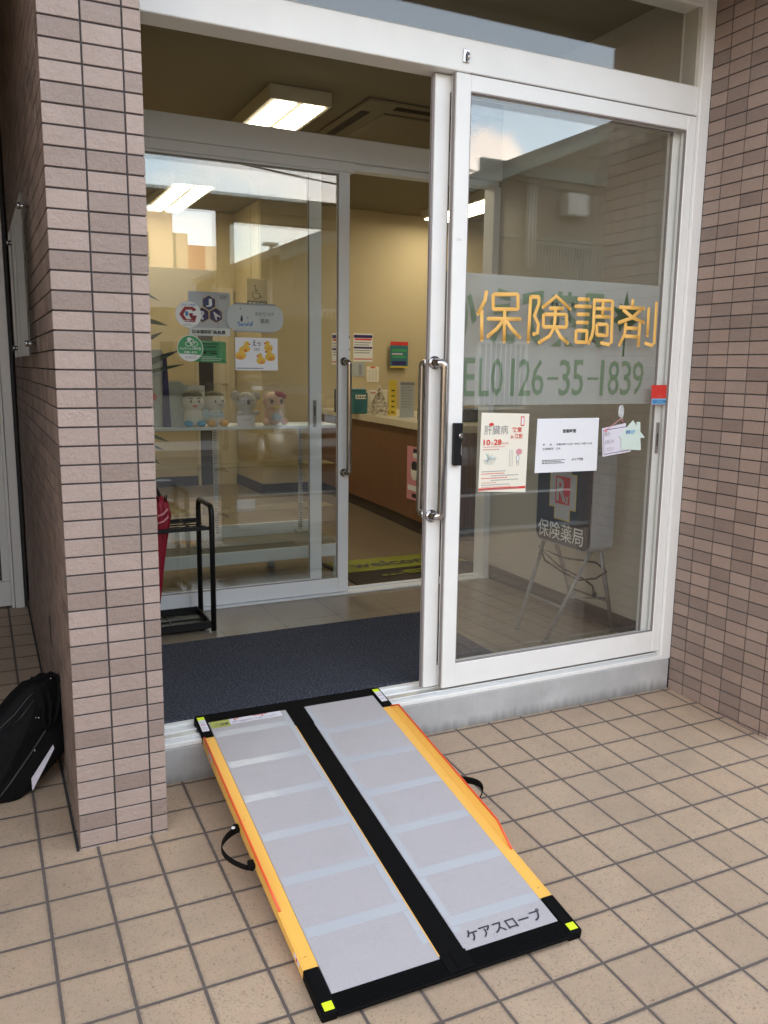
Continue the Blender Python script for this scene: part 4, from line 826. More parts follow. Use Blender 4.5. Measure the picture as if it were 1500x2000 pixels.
for (xx, yy2) in ((.69, 2.17), (1.50, 2.57), (1.78, 2.17), (.69, 2.57)):
    b = MB(); b.box(xx - .02, xx + .02, yy2 - .018, yy2 + .018, .151, .2825, .002); b.build('leg', M['shelfblue'], ds)
b = MB(); b.box(1.77, 1.80, 2.146, 2.1495, .292, .302); b.build('maker_plate', M['grey_ink'], ds)
b = MB(); b.box(1.25, 1.36, 2.42, 2.43, .5465, .600); o = b.build('price_card', M['label_white'], None, (1.3, 2.42, .546)); tag(o, 'small blank white card standing on the lower glass shelf', 'card')

ZT = 1.036
def ontop(u, y=2.42): return at(u, 838, y=y).x
# leaflets and stands at the left end
b = MB(); x0 = ontop(296); b.box(x0, ontop(322), 2.42, 2.50, ZT, 1.455, .003); o = b.build('leaflet_rack', M['frostcard'], None, (x0, 2.42, ZT)); tag(o, 'tall pale blue leaflet rack at the left end of the top shelf', 'rack')
b = MB(); b.text('ハート', (x0 + .012, 2.4192, 1.30), X, Z, .045, .03, 0); disc(b, Vector((x0 + .015, 0, 1.20)), .02, 2.4193, 1); b.build('rack_print', [M['blue'], M['red']], o)
b = MB(); x0 = ontop(317, 2.40); b.prism([(0, 0), (.045, 0), (.032, .38), (.012, .40)], (x0, 2.39, ZT), X, Z, -Y, .012); o = b.build('folded_umbrella_case', M['purple'], None, (x0, 2.39, ZT)); o.name = 'violet_bottle_bag'; tag(o, 'slim dark violet pointed pouch standing beside the pale leaflet rack', 'pouch')
b = MB(); x0 = ontop(328); b.box(x0, ontop(361), 2.43, 2.434, ZT, 1.285, .001); b.prism([(0, 0), (.06, 0), (0, .10)], (x0 + .04, 2.434, ZT), Y, Z, X, .004); o = b.build('acrylic_stand', M['frostcard'], None, (x0, 2.43, ZT)); tag(o, 'plain frosted card stand on the top shelf right of the violet pouch', 'stand')
b = MB(); x0 = ontop(370, 2.52); b.box(x0 - .035, x0 + .09, 2.50, 2.504, ZT, 1.262, .001); o = b.build('price_sign', M['frostcard'], None, (x0, 2.5, ZT)); tag(o, 'small printed sign standing behind the first two plush toys', 'sign')
b = MB(); b.box(x0 - .005, x0 + .088, 2.4985, 2.4998, 1.165, 1.258, 0, 0); b.text('数量限定の', (x0, 2.4978, 1.22), X, Z, .08, .016, 1, bold=.02); b.text('ぬいぐるみ', (x0, 2.4978, 1.19), X, Z, .08, .016, 1, bold=.02); b.build('sign_print', [M['white_ink'], M['grey_ink']], o)

# four plush toys in clear bags
def plush(name, x, label, body, parts, zscale=1., bag=True):
    t = thing(name, (x, 2.40, ZT), label, 'plush toy', 'plush toys in clear bags on the top shelf')
    def P(dx, dy, dz): return Vector((x + dx, 2.40 + dy, ZT + dz))
    g_ = MB(); g_.ell(P(0, 0, .055), (.055, .05, .055), 20, 14, noise=.012); g_.ell(P(0, 0, .135), (.062, .055, .056), 20, 14, noise=.012); g_.build('body', body, t)
    for pn, m, els in parts:
        q = MB()
        for e in els: q.ell(P(*e[0]), e[1], 12, 8, noise=.01 if max(e[1]) > .012 else 0)
        q.build(pn, m, t)
    if bag:
        q = MB(); n = 22; prof = [(.0, .078), (.04, .085), (.10, .083), (.16, .078), (.19, .060), (.215, .030), (.235, .045), (.245, .05)]; vs = []
        for z_, r0 in prof:
            for j in range(n):
                a = 2 * math.pi * j / n; rr = r0 * (1 + random.uniform(-.07, .07)); vs.append(P(rr * math.cos(a), rr * .85 * math.sin(a), z_ + .001 + random.uniform(-.004, .004) * (z_ > 0)))
        fs = [(i * n + j, i * n + (j + 1) % n, (i + 1) * n + (j + 1) % n, (i + 1) * n + j) for i in range(len(prof) - 1) for j in range(n)]
        q.add(vs, fs, 0, True); q.build('clear_bag', M['film'], t)
    return t
pw = mat('cream_plush', (.80, .78, .72), .95, bump=(180, .8, .003)); pb = mat('blue_plush', (.10, .42, .70), .95, bump=(180, .8, .003)); po_ = mat('orange_plush', (.80, .48, .20), .95, bump=(180, .8, .003)); pg = mat('grey_plush', (.55, .53, .52), .95, bump=(180, .8, .003)); pp = mat('pink_plush', (.82, .56, .48), .95, bump=(180, .8, .003)); pm = mat('maroon_plush', (.42, .07, .10), .95, bump=(180, .8, .003)); py_ = mat('mustard_beak', (.70, .55, .08), .8); hair = mat('olive_brown_felt', (.16, .14, .07), .95, bump=(120, .8, .004)); pblu = mat('light_blue_plush', (.50, .66, .80), .95, bump=(180, .8, .003))
e_ = lambda x, y, z, a, b_, c_: ((x, y, z), (a, b_, c_))
plush('plush_toy', ontop(378, 2.40), 'cream plush toy with blue feet and thick eyebrows in a clear bag', pw,
      [('hair', hair, [e_(0, .005, .172, .058, .052, .028)]), ('foot', pb, [e_(-.036, -.04, .018, .025, .03, .018)]), ('foot', pb, [e_(.036, -.04, .018, .025, .03, .018)]),
       ('face', M['ink'], [e_(-.022, -.053, .140, .005, .003, .008), e_(.022, -.053, .140, .005, .003, .008), e_(-.022, -.052, .158, .013, .003, .003), e_(.022, -.052, .158, .013, .003, .003)]), ('mouth', M['red'], [e_(0, -.054, .115, .014, .003, .007)])])
plush('plush_toy', ontop(420, 2.40), 'cream plush toy with orange feet and a pale blue sleeve in a clear bag', pw,
      [('hair', hair, [e_(0, .006, .175, .055, .05, .022)]), ('foot', po_, [e_(-.03, -.04, .018, .026, .03, .019)]), ('foot', po_, [e_(.042, -.036, .018, .026, .03, .019)]), ('sleeve', pblu, [e_(-.055, -.02, .07, .022, .02, .028), e_(0, -.03, .065, .05, .025, .022)]),
       ('face', M['ink'], [e_(-.008, -.055, .140, .005, .003, .007), e_(.034, -.048, .142, .005, .003, .007), e_(.015, -.054, .122, .016, .003, .002)])])
plush('plush_toy', ontop(481, 2.40), 'grey koala plush toy holding a small white card in a clear bag', pg,
      [('ear', pg, [e_(-.060, 0, .170, .028, .014, .028)]), ('ear', pg, [e_(.060, 0, .170, .028, .014, .028)]), ('face', M['ink'], [e_(0, -.058, .135, .010, .008, .015), e_(-.026, -.051, .147, .004, .003, .004), e_(.026, -.051, .147, .004, .003, .004)]),
       ('paw', pg, [e_(-.048, -.045, .075, .018, .018, .014)]), ('paw', pg, [e_(.048, -.045, .075, .018, .018, .014)])])
b = MB(); x0 = ontop(481, 2.31); b.box(x0 - .05, x0 + .055, 2.322, 2.326, ZT, ZT + .062, .001); o = b.build('toy_card', M['label_white'], None, (x0, 2.32, ZT)); tag(o, 'white card leaning in front of the koala plush toy', 'card')
b = MB(); b.text('ふわふわ', (x0 - .02, 2.3212, ZT + .03), X, Z, .05, .014, 0); b.build('card_writing', M['grey_ink'], o)
plush('plush_toy', ontop(534, 2.40), 'pink bird plush toy with a maroon bow and mustard beak in a clear bag', pp,
      [('bow', pm, [e_(.028, -.035, .178, .028, .018, .017), e_(.058, -.025, .165, .017, .016, .014), e_(.012, -.03, .19, .012, .012, .01)]), ('beak', py_, [e_(0, -.060, .105, .024, .010, .010)]),
       ('face', M['ink'], [e_(-.024, -.053, .138, .010, .004, .013), e_(.034, -.046, .138, .010, .004, .013), e_(-.036, -.049, .152, .003, .002, .004)]), ('foot', pp, [e_(-.055, -.035, .022, .022, .022, .022)]), ('foot', pp, [e_(.055, -.035, .022, .022, .022, .022)]), ('bib', pblu, [e_(.005, -.047, .05, .03, .012, .024)])], bag=True)

# potted plant behind the pillar side of the glass
M['leaf'] = mat('dark_pointed_leaf', (.028, .055, .026), .45, var=(12, .4)); M['pot'] = mat('brown_flower_pot', (.16, .08, .05), .6)
pt = thing('potted_plant', (.55, 2.30, .15), 'potted plant with long dark pointed leaves beside the left end of the display unit', 'plant')
b = MB(); b.tube([(.52, 2.30, .151), (.52, 2.30, .40)], [.09, .13], 20); b.build('pot', M['pot'], pt)
b = MB(); b.tube([(.52, 2.30, .39), (.53, 2.29, .9), (.54, 2.30, 1.45), (.55, 2.30, 1.75)], [.016, .013, .010, .006], 8); b.build('stem', M['pot'], pt)
b = MB(); random.seed(21)
def leaf(mb, A, B_, wd, droop=.0):
    A, B_ = Vector(A), Vector(B_); d = B_ - A; L0 = d.length; side = d.cross(Vector((.15, -.9, .3))).normalized(); nn = side.cross(d).normalized(); vs = []
    for k in range(8):
        t = k / 7; c_ = A + d * t - Z * droop * L0 * t * t * .0 + nn * .03 * math.sin(math.pi * t); w__ = wd * math.sin(math.pi * min(1, .06 + t * .94)) ** .7
        vs += [c_ - side * w__ + nn * .003, c_, c_ + side * w__ + nn * .003]
    mb.add(vs, [(3 * k + j, 3 * k + j + 1, 3 * k + 4 + j, 3 * k + 3 + j) for k in range(7) for j in (0, 1)], 0, True)
for (u, v, wd, z0_) in ((314, 590, .010, 1.80), (329, 637, .017, 1.62), (319, 648, .016, 1.38), (351, 684, .018, 1.28), (363, 711, .011, 1.27), (313, 908, .017, 1.02), (331, 864, .013, 1.06), (322, 880, .014, 1.0)):
    leaf(b, (.535, 2.30, z0_), at(u, v, y=2.26), wd)
for i in range(22):
    an = R(137.5 * i); zz = .8 + i * .043; ln_ = random.uniform(.22, .34); dx_, dy_ = math.cos(an), math.sin(an)
    if dx_ > .25: dx_ *= .3
    leaf(b, (.53, 2.30, zz), (.53 + dx_ * ln_, 2.30 + dy_ * ln_ * .5, zz + random.uniform(-.05, .22)), .018)
NOREC[0] = True; b.build('leaves', M['leaf'], pt); NOREC[0] = False

# ------------------------------------------------------------------ back of the shop
bd = thing('back_door', (2.02, 6.29, .15), 'cream inner door with a steel lever beside a dark opening at the back of the shop', 'door')
b = MB(); b.box(2.16, 2.34, 6.262, 6.2995, .15, 2.15, .002); b.build('door_leaf', M['cream_top'], bd)
b = MB(); b.tube([(2.19, 6.262, 1.19), (2.19, 6.235, 1.19), (2.25, 6.23, 1.19), (2.255, 6.23, 1.17)], .008, 8); b.build('lever', M['chrome'], bd)
b = MB(); b.box(1.97, 2.12, 6.285, 6.2995, .15, 1.70); b.build('dark_opening', M['base'], bd)
b = MB(); b.box(1.94, 1.9695, 6.27, 6.2995, .15, 2.18, .002); b.box(2.1205, 2.1595, 6.27, 6.2995, .15, 2.18, .002); b.build('architrave', M['cream_top'], bd)
wc = thing('accessible_toilet_sign', (2.6, 5.43, 2.1), 'small black and clear wheelchair toilet sign hung above the toys', 'sign')
a0, a1 = at(483, 598, y=5.44), at(521, 548, y=5.44)
# the sign hangs on the return wall corner; it is read through the glass
a0 = at(483, 598, y=4.6); a1 = at(521, 546, y=4.6); yy = 4.6
b = MB(); b.box(a0.x, a1.x, yy, yy + .004, a0.z, a1.z, .0005); b.build('sign_plate', mat('clear_sign_plate', (.5, .46, .33), .4, alpha=.5), wc)
b = MB(); b.box(a0.x, a1.x, yy - .001, yy - .0003, a0.z, a0.z + .045, 0, 0); b.text('車椅子WC', (a0.x + .01, yy - .0016, a0.z + .012), X, Z, a1.x - a0.x - .02, .024, 1, bold=.02)
cx, cz = (a0.x + a1.x) / 2 - .008, a0.z + .092
b.tube([(cx + .032 * math.cos(R(a)), yy - .002, cz + .032 * math.sin(R(a))) for a in range(130, 395, 12)], .0035, 6, 0); b.ell((cx - .006, yy - .002, cz + .075), (.008, .002, .008), 10, 6, 0)
b.tube([(cx - .005, yy - .002, cz + .062), (cx, yy - .002, cz + .016), (cx + .028, yy - .002, cz + .014), (cx + .040, yy - .002, cz - .016), (cx + .052, yy - .002, cz - .012)], .004, 6, 0); b.tube([(cx - .003, yy - .002, cz + .04), (cx + .022, yy - .002, cz + .04)], .0035, 6, 0)
b.tube([(cx + .03, yy + .002, a1.z), (cx + .03, yy + .002, 2.88)], .0015, 5, 0); b.tube([(cx - .04, yy + .002, a1.z), (cx - .04, yy + .002, 2.88)], .0015, 5, 0)
b.build('sign_symbols', [M['ink'], M['white_ink']], wc)

def wall_paper(u0, v0, u1, v1, y, name, label, cat, sheet, prints):
    p0, p1 = at(u0, v1, y=y), at(u1, v0, y=y); t = thing(name, ((p0.x + p1.x) / 2, y, (p0.z + p1.z) / 2), label, cat)
    b = MB(); b.box(p0.x, p1.x, y - .0012, y - .0002, p0.z, p1.z); b.build('poster_sheet', sheet, t)
    b = MB(); ms_ = []; w_, h_ = p1.x - p0.x, p1.z - p0.z
    for (fx0, fx1, fz0, fz1, m) in prints:
        if m not in ms_: ms_.append(m)
        b.box(p0.x + fx0 * w_, p0.x + fx1 * w_, y - .0018, y - .0014, p0.z + fz0 * h_, p0.z + fz1 * h_, 0, ms_.index(m))
    b.build('poster_print', ms_, t); return t
gry, nav, grn, yel, red_, whi = M['grey_ink'], M['purple'], M['teal'], M['yellow'], M['red'], M['greytext']
YW = 5.449
pr = [(.02, .98, .84, .95, nav), (.06, .94, .76, .82, red_), (.05, .9, .66, .69, gry), (.05, .8, .58, .61, gry), (.02, .98, .46, .53, nav), (.05, .9, .38, .41, gry), (.05, .85, .30, .33, gry), (.02, .98, .06, .12, M['pale_red'])]
wall_paper(690, 652, 728, 706, YW, 'wall_notice', 'striped notice on the shop wall, left of the green and red one', 'notice', M['paper'], pr)
wall_paper(648, 652, 684, 712, YW, 'wall_notice', 'striped notice on the shop wall seen through the edge of the inner glass', 'notice', M['paper'], pr)
wall_paper(762, 668, 797, 718, YW, 'wall_poster', 'green poster with a red headline on the shop wall above the counter', 'poster', M['teal'], [(.0, 1, .86, 1, red_), (.08, .92, .62, .72, M['green']), (.08, .7, .5, .56, whi), (.1, .9, .38, .46, M['green']), (.1, .9, .10, .26, nav), (0, 1, 0, .06, yel)])
wall_paper(684, 708, 712, 735, YW - .003, 'wall_clock_panel', 'grey control panel on the shop wall under the striped notice', 'panel', M['frostcard'], [(.6, .8, .1, .85, gry)])
wall_paper(716, 716, 740, 746, YW - .003, 'wall_calendar', 'small white calendar with an orange top on the shop wall', 'calendar', M['cream_paper'], [(.3, .7, .88, 1.0, M['orange'])] + [(.1 + .12 * k, .12 + .12 * k, .1, .8, gry) for k in range(7)])

# reception counter with vertical slats, curved at its near end
path = [(2.96, 5.44), (2.93, 4.7), (2.905, 4.2), (2.868, 3.6), (2.83, 3.2), (2.825, 3.0), (2.86, 2.86), (2.95, 2.765), (3.10, 2.73), (3.40, 2.76), (3.9, 2.82)]
def resample(P, step):
    P = [Vector((*p, 0)) for p in P]; o_ = [P[0]]; acc = 0
    for a, c_ in zip(P[:-1], P[1:]):
        L0 = (c_ - a).length; d_k = step - acc
        while d_k <= L0: o_.append(a + (c_ - a) * (d_k / L0)); d_k += step
        acc = L0 - (d_k - step)
    return o_
g = G('brown_counter_wood'); co = g.obj(); sx, sy, sz = g.sep(co)
n1 = g.noise(g.comb(g.math('MULTIPLY', sx, 30), g.math('MULTIPLY', sy, 30), g.math('MULTIPLY', sz, 2)), 1, 5)
g.base(g.mix(n1, (.15, .072, .036), (.21, .105, .052)), .4); M['counter_wood'] = g.m
ct = thing('reception_counter', (3.2, 3.6, .15), 'curved reception counter of brown vertical slats with a cream top', 'counter')
P = resample(path, .028); b = MB()
for i in range(len(P) - 1):
    a, c_ = P[i], P[i + 1]; t_ = (c_ - a).normalized(); nn = Vector((-t_.y, t_.x, 0)) * -1
    if nn.x > 0 and a.y > 3.1: nn = -nn
    q0, q1 = a + t_ * .002, a + t_ * .026
    vs = []
    for z_ in (.25, .93):
        for p_, off in ((a, .0), (q0, .006), (q1, .006), (c_, .0)): vs.append((p_.x + nn.x * off, p_.y + nn.y * off, z_))
    b.add(vs, [(0, 1, 5, 4), (1, 2, 6, 5), (2, 3, 7, 6)])
NOREC[0] = True; b.build('slatted_front', M['counter_wood'], ct); NOREC[0] = False
b = MB(); Pk = resample(path, .08)
vs = [(p.x + .02, p.y + .02, z_) for p in Pk for z_ in (.15, .251)]; b.add(vs, [(2 * i, 2 * i + 1, 2 * i + 3, 2 * i + 2) for i in range(len(Pk) - 1)]); NOREC[0] = True; b.build('kick_plate', M['base'], ct); NOREC[0] = False
poly = [(p[0] - .045 if p[1] > 2.9 else p[0] - .01, p[1] - (.05 if p[1] < 2.95 else 0)) for p in path] + [(3.9, 3.5), (3.6, 3.7), (3.55, 5.44)]
b = MB(); b.prism(poly, (0, 0, .932), X, Y, Z, .05); b.build('counter_top', M['cream_top'], ct)
b = MB(); b.box(3.45, 3.55, 3.0, 5.4, .15, .9315); b.build('inner_panel', M['cream_top'], ct)
pkp = thing('pink_poster', (2.84, 3.2, .6), 'pink poster with a drawn face on the slatted counter front', 'poster')
b = MB(); b.box(2.815, 2.8165, 3.06, 3.29, .40, .80); b.build('poster_sheet', M['pink'], pkp)
b = MB(); b.ell((2.8145, 3.17, .62), (.0006, .06, .07), 14, 8, 0); b.ell((2.8138, 3.17, .655), (.0006, .05, .04), 12, 8, 1); b.ell((2.8138, 3.17, .60), (.0006, .035, .04), 12, 8, 0); b.box(2.813, 2.8140, 3.08, 3.27, .47, .51, 0, 0); b.box(2.813, 2.8140, 3.08, 3.2, .42, .45, 0, 1); b.ell((2.8145, 3.15, .735), (.0006, .05, .02), 14, 8, 0); b.box(2.8128, 2.8138, 3.10, 3.19, .755, .785, 0, 1)
b.build('poster_print', [M['white_ink'], M['ink']], pkp)
ZC = .982
def oc(u, v, y): return at(u, v, y=y)
a = oc(690, 800, 4.3); c_ = oc(719, 762, 4.3)
tb = thing('teal_box', (a.x, 4.3, ZC), 'teal donation box with a white label and lid knob on the counter', 'box')
b = MB(); b.box(a.x, c_.x, 4.30, 4.40, ZC, c_.z - .02, .008); b.box(a.x + .012, c_.x - .012, 4.305, 4.395, c_.z - .02, c_.z + .01, .006); b.build('box_body', M['teal'], tb)
b = MB(); b.box(a.x + .02, c_.x - .02, 4.297, 4.2995, c_.z - .075, c_.z - .04, 0, 0)
for k in range(4): b.box(a.x + .032 + k * .024, a.x + .044 + k * .024, 4.296, 4.2968, c_.z - .065, c_.z - .05, 0, 1)
b.build('label', [M['cream_paper'], M['ink']], tb)
M['shell'] = mat('white_shell_pieces', (.62, .56, .44), .7, bump=(70, 1, .01)); a = oc(740, 803, 4.15)
b = MB(); random.seed(5)
for k in range(240):
    t = random.random() ** .7; ang = random.uniform(0, 6.283); rr = .085 * t + .004; b.ell((a.x + rr * math.cos(ang), 4.15 + rr * math.sin(ang), ZC + .012 + .225 * (1 - t)), (.012, .010, .009), 6, 5, noise=.2)
o = b.build('ornament_tree', M['shell'], None, (a.x, 4.15, ZC)); tag(o, 'white cone shaped ornament tree on the reception counter', 'ornament')
a, c_ = oc(760, 800, 4.05), oc(775, 742, 4.05)
b = MB(); b.box(a.x, c_.x, 4.05, 4.062, ZC, c_.z, .001, 0)
for k in range(5): b.box(a.x + .02, c_.x - .02, 4.0485, 4.0495, ZC + .02 + k * .045, ZC + .03 + k * .045, 0, 1)
b.box(a.x - .002, c_.x + .002, 4.03, 4.09, ZC, ZC + .006, .001, 0)
o = b.build('yellow_scale_board', [M['yellow'], M['ink']], None, (a.x, 4.05, ZC)); tag(o, 'narrow yellow board standing on the counter right of the white tree', 'board')
a, c_ = oc(781, 803, 3.75), oc(810, 746, 3.75)
b = MB(); b.box(a.x, c_.x, 3.75, 3.756, ZC, c_.z, .001, 0); b.box(a.x, c_.x, 3.748, 3.7497, c_.z - .025, c_.z - .004, 0, 1)
b.box(a.x - .0, c_.x, 3.73, 3.80, ZC, ZC + .004, .001, 0); lines(b, (a.x + .01, 3.749, c_.z - .05), X, Z, .10, 8, .022, .007, 1)
o = b.build('document_stand', [M['frostcard'], M['grey_ink']], None, (a.x, 3.75, ZC)); tag(o, 'clear document stand with a printed sheet near the right end of the counter', 'stand')
a, c_ = oc(723, 760, 4.45), oc(734, 742, 4.45)
for (u0, v0, u1, y_, nm, lb, mt) in ((722, 762, 757, 4.42, 'white_board_card', 'white card with red print behind the white ornament tree', M['cream_paper']), (688, 758, 712, 4.48, 'leaflet_stand', 'white leaflet stand behind the teal box', M['greytext']), (655, 760, 680, 4.6, 'dark_tray_box', 'dark box on the counter beside the teal box', M['ink'])):
    a, c_ = oc(u0, 800, y_), oc(u1, v0, y_); b = MB(); b.box(a.x, c_.x, y_, y_ + .03, ZC, c_.z, .002); 
    if 'white' in nm: b.box(a.x + .01, a.x + .06, y_ - .001, y_ - .0003, c_.z - .03, c_.z - .015, 0, 1)
    o = b.build(nm, [mt, M['pale_red']], None, (a.x, y_, ZC)); tag(o, lb, 'card' if 'card' in nm else ('stand' if 'stand' in nm else 'box'))
b = MB(); a = oc(905, 800, 3.0); b.box(a.x - .2, a.x + .2, 3.05, 3.35, ZC, ZC + .10, .01); o = b.build('desk_machine', M['ink'], None, (a.x, 3.05, ZC)); tag(o, 'black machine on the counter seen left of the event poster', 'machine')
b = MB()
for k in range(12): b.ell((a.x + .34 + random.uniform(-.12, .10), 2.98 + random.uniform(0, .1), ZC + .03 + random.uniform(0, .05)), (.05, .04, .035), 8, 6, noise=.1)
o = b.build('snack_basket', M['duck_shade'], None, (a.x + .3, 3.0, ZC)); tag(o, 'yellowish round basket of goods beside the black machine', 'basket')

# ------------------------------------------------------------------ ceiling lamps and air conditioner
def lamp(x, y, label):
    t = thing('ceiling_lamp', (x + .15, y + .62, 2.88), label, 'ceiling lamp', 'twin tube ceiling lamps')
    b = MB(); b.box(x - .03, x + .33, y - .02, y + 1.26, 2.802, 2.8795, .004); b.build('housing', M['housing'], t)
    for k in (0, 1):
        b = MB(); b.box(x + .004 + k * .166, x + .130 + k * .166, y + .0, y + 1.24, 2.792, 2.8018, .004); b.build('diffuser', M['lamp'], t)
lamp(1.478, 2.35, 'lit ceiling lamp just behind the beam of the inner doorway')
lamp(1.46, 4.76, 'lit ceiling lamp deep in the shop seen through the inner glass')
lamp(3.945, 3.95, 'lit ceiling lamp over the reception counter')
lamp(4.9, 2.2, 'lit ceiling lamp on the far right behind the counter')
ac = thing('ceiling_air_conditioner', (2.55, 2.9, 2.88), 'square ceiling air conditioner with dark slots above the shop entrance', 'air conditioner')
b = MB(); b.box(2.02, 2.97, 2.30, 3.25, 2.862, 2.8795, .006); b.box(2.20, 2.79, 2.48, 3.07, 2.850, 2.8615, .01); b.build('panel', M['ceil'], ac)
for (x0, x1, y0, y1) in ((2.06, 2.12, 2.50, 3.05), (2.87, 2.93, 2.50, 3.05), (2.22, 2.77, 2.34, 2.40), (2.22, 2.77, 3.15, 3.21)):
    b = MB(); b.box(x0, x1, y0, y1, 2.8605, 2.8618)
    if x1 - x0 > .2:
        for k in range(3): b.box(x0, x1, y0 + .012 + k * .018, y0 + .018 + k * .018, 2.856, 2.8604)
    else:
        for k in range(3): b.box(x0 + .012 + k * .018, x0 + .018 + k * .018, y0, y1, 2.856, 2.8604)
    b.build('air_slot', M['louvre'], ac)

# ------------------------------------------------------------------ black bag leaning on the pillar
M['bagcloth'] = mat('black_nylon', (.0045, .0045, .005), .75, spec=.2, bump=(26, .9, .008), var=(9, .3)); M['piping'] = mat('grey_black_piping', (.05, .05, .052), .5)
bag = thing('briefcase', (-.05, .47, .01), 'black nylon briefcase leaning against the pillar at the left edge', 'bag')
def bt(u, v, y): return at(u, v, y=y)
# the bag stands on its short end, slumped against the wall: outline of its broad side in a leaning plane
BO = Vector((-.15, .42, .012)); BU = Vector((.62, .78, 0)).normalized(); BU = Vector((.955, .296, 0)); BN = Vector((.296, -.955, 0)); BV = Vector((.0, .0, 1.)) ; BV = (Vector((.20, .26, .95))).normalized()
o2 = [(34, 1566), (60, 1545), (100, 1500), (127, 1468), (129, 1430), (127, 1400), (120, 1360), (115, 1322), (98, 1316), (80, 1328), (62, 1333), (38, 1356), (0, 1402), (-45, 1450), (-80, 1500), (-70, 1560), (-20, 1572)]
pl_n = BU.cross(BV).normalized()
if pl_n.y > 0: pl_n = -pl_n
B0 = Vector((-.04, .395, .012))
def onbag(u, v, h=0.):
    a, b_ = (u - 750) / CAMF, (v - 1000) / CAMF; d = r_ * a + d_ * b_ + f_
    t = (B0 + pl_n * h - CAMC).dot(pl_n) / d.dot(pl_n); return CAMC + d * t
front = [onbag(u, v) for u, v in o2]; cen = sum(front, Vector()) / len(front)
b = MB(); rings = []; k = len(front)
for sc_k, off in ((.0, .012), (.55, .012), (.90, .008), (1.0, -.004), (1.0, -.05), (.98, -.09), (.9, -.10), (0, -.10)):
    rings.append([cen + (p - cen) * sc_k + pl_n * (off + (random.uniform(-.004, .004) if 0 < sc_k < 1 else 0)) for p in front])
vs = [p for rg in rings for p in rg]; fs = [(i * k + j, i * k + (j + 1) % k, (i + 1) * k + (j + 1) % k, (i + 1) * k + j) for i in range(len(rings) - 1) for j in range(k)]
b.add(vs, fs, 0, True); b.build('bag_body', M['bagcloth'], bag)
for nm, pts, r0, h0 in (('piping', [(0, 1440), (40, 1402), (66, 1368)], .0022, .014), ('piping', [(0, 1556), (20, 1530), (60, 1472), (90, 1425), (93, 1418)], .0022, .016), ('piping', [(-10, 1432), (28, 1396), (52, 1366), (66, 1352)], .0018, .012)):
    b = MB(); P = [onbag(u, v, h0) for u, v in pts]; b.tube(P, r0, 6); b.build(nm, M['piping'], bag)
b = MB(); P = [onbag(u, v, .016) for u, v in ((-6, 1545), (30, 1500), (84, 1424), (88, 1416), (70, 1372), (40, 1402), (-5, 1442))]
c_ = sum(P, Vector()) / len(P); b.add([p for p in P] + [c_ + pl_n * .012] + [p - pl_n * .014 for p in P], [(i, (i + 1) % 7, 7) for i in range(7)] + [(i, (i + 1) % 7, 8 + (i + 1) % 7, 8 + i) for i in range(7)]); b.build('front_pocket', M['bagcloth'], bag)
b = MB()
for pts, r0 in (([(60, 1324), (72, 1328), (84, 1322), (98, 1314), (112, 1320), (117, 1345), (112, 1390), (104, 1420), (97, 1400), (100, 1370), (92, 1345), (86, 1335)], .006), ([(92, 1350), (100, 1385), (98, 1415), (90, 1418)], .005), ([(78, 1345), (86, 1380), (84, 1405), (92, 1425)], .006)):
    b.tube([onbag(u, v, .022) for u, v in pts], r0, 8, sq=(1, .45))
b.build('carry_strap', M['webbing'], bag)
b = MB(); P = onbag(99, 1325, .03); b.ell(P, .003, 8, 6); b.ell(onbag(76, 1402, .03), (.004, .002, .003), 8, 6); b.ell(onbag(70, 1402, .03), (.002, .002, .004), 8, 6); b.ell(onbag(68, 1466, .03), (.003, .002, .005), 8, 6); b.build('snap', M['chrome'], bag)
pa = [onbag(*q, -.01) for q in ((62, 1521), (64, 1543), (120, 1430), (112, 1430))]
b = MB(); b.add([p for p in pa] + [p - pl_n * .004 for p in pa], [(0, 1, 2, 3), (7, 6, 5, 4), (0, 4, 5, 1), (1, 5, 6, 2), (2, 6, 7, 3), (3, 7, 4, 0)])
pn2 = [onbag(*q, .016) for q in ((62, 1521), (64, 1544), (106, 1462), (104, 1455))]
b = MB(); b.add([p for p in pn2] + [p - pl_n * .004 for p in pn2], [(0, 1, 2, 3), (7, 6, 5, 4), (0, 4, 5, 1), (1, 5, 6, 2), (2, 6, 7, 3), (3, 7, 4, 0)])
o = b.build('document_folder', M['label_white'], None, tuple(pn2[0])); tag(o, 'pale document folder poking out beneath the black briefcase', 'folder')

# ------------------------------------------------------------------ the street behind the camera (seen reflected in the glass)
def house_mat(n, c, v=.12): return mat(n, c, .8, bump=(30, .2, .004), var=(2, v))
M['hA'] = house_mat('brown_grey_siding', (.20, .175, .145)); M['hB'] = house_mat('tan_render', (.50, .45, .36)); M['hBo'] = house_mat('orange_tile_strip', (.36, .20, .13)); M['hC'] = house_mat('pale_render', (.50, .46, .37)); M['roof'] = mat('dark_metal_roof', (.07, .085, .09), .45, var=(2, .2)); M['winglass'] = mat('dark_window', (.03, .04, .05), .08); M['fascia'] = mat('grey_green_fascia', (.16, .20, .19), .6); M['trimw'] = mat('pale_trim', (.6, .6, .56), .5)
hA = thing('gabled_house', (13, -14, -.3), 'brown grey gabled house across the street reflected in the glass doors', 'house')
eL, eR, zE, zR, y0, y1 = 6.35, 20.5, 3.91, 6.84, -12.0, -20.
b = MB(); b.prism([(eL, -.3), (eR, -.3), (eR, zE), ((eL + eR) / 2, zR - .15), (eL, zE)], (0, y0, 0), X, Z, -Y, 8); b.build('wall', M['hA'], hA)
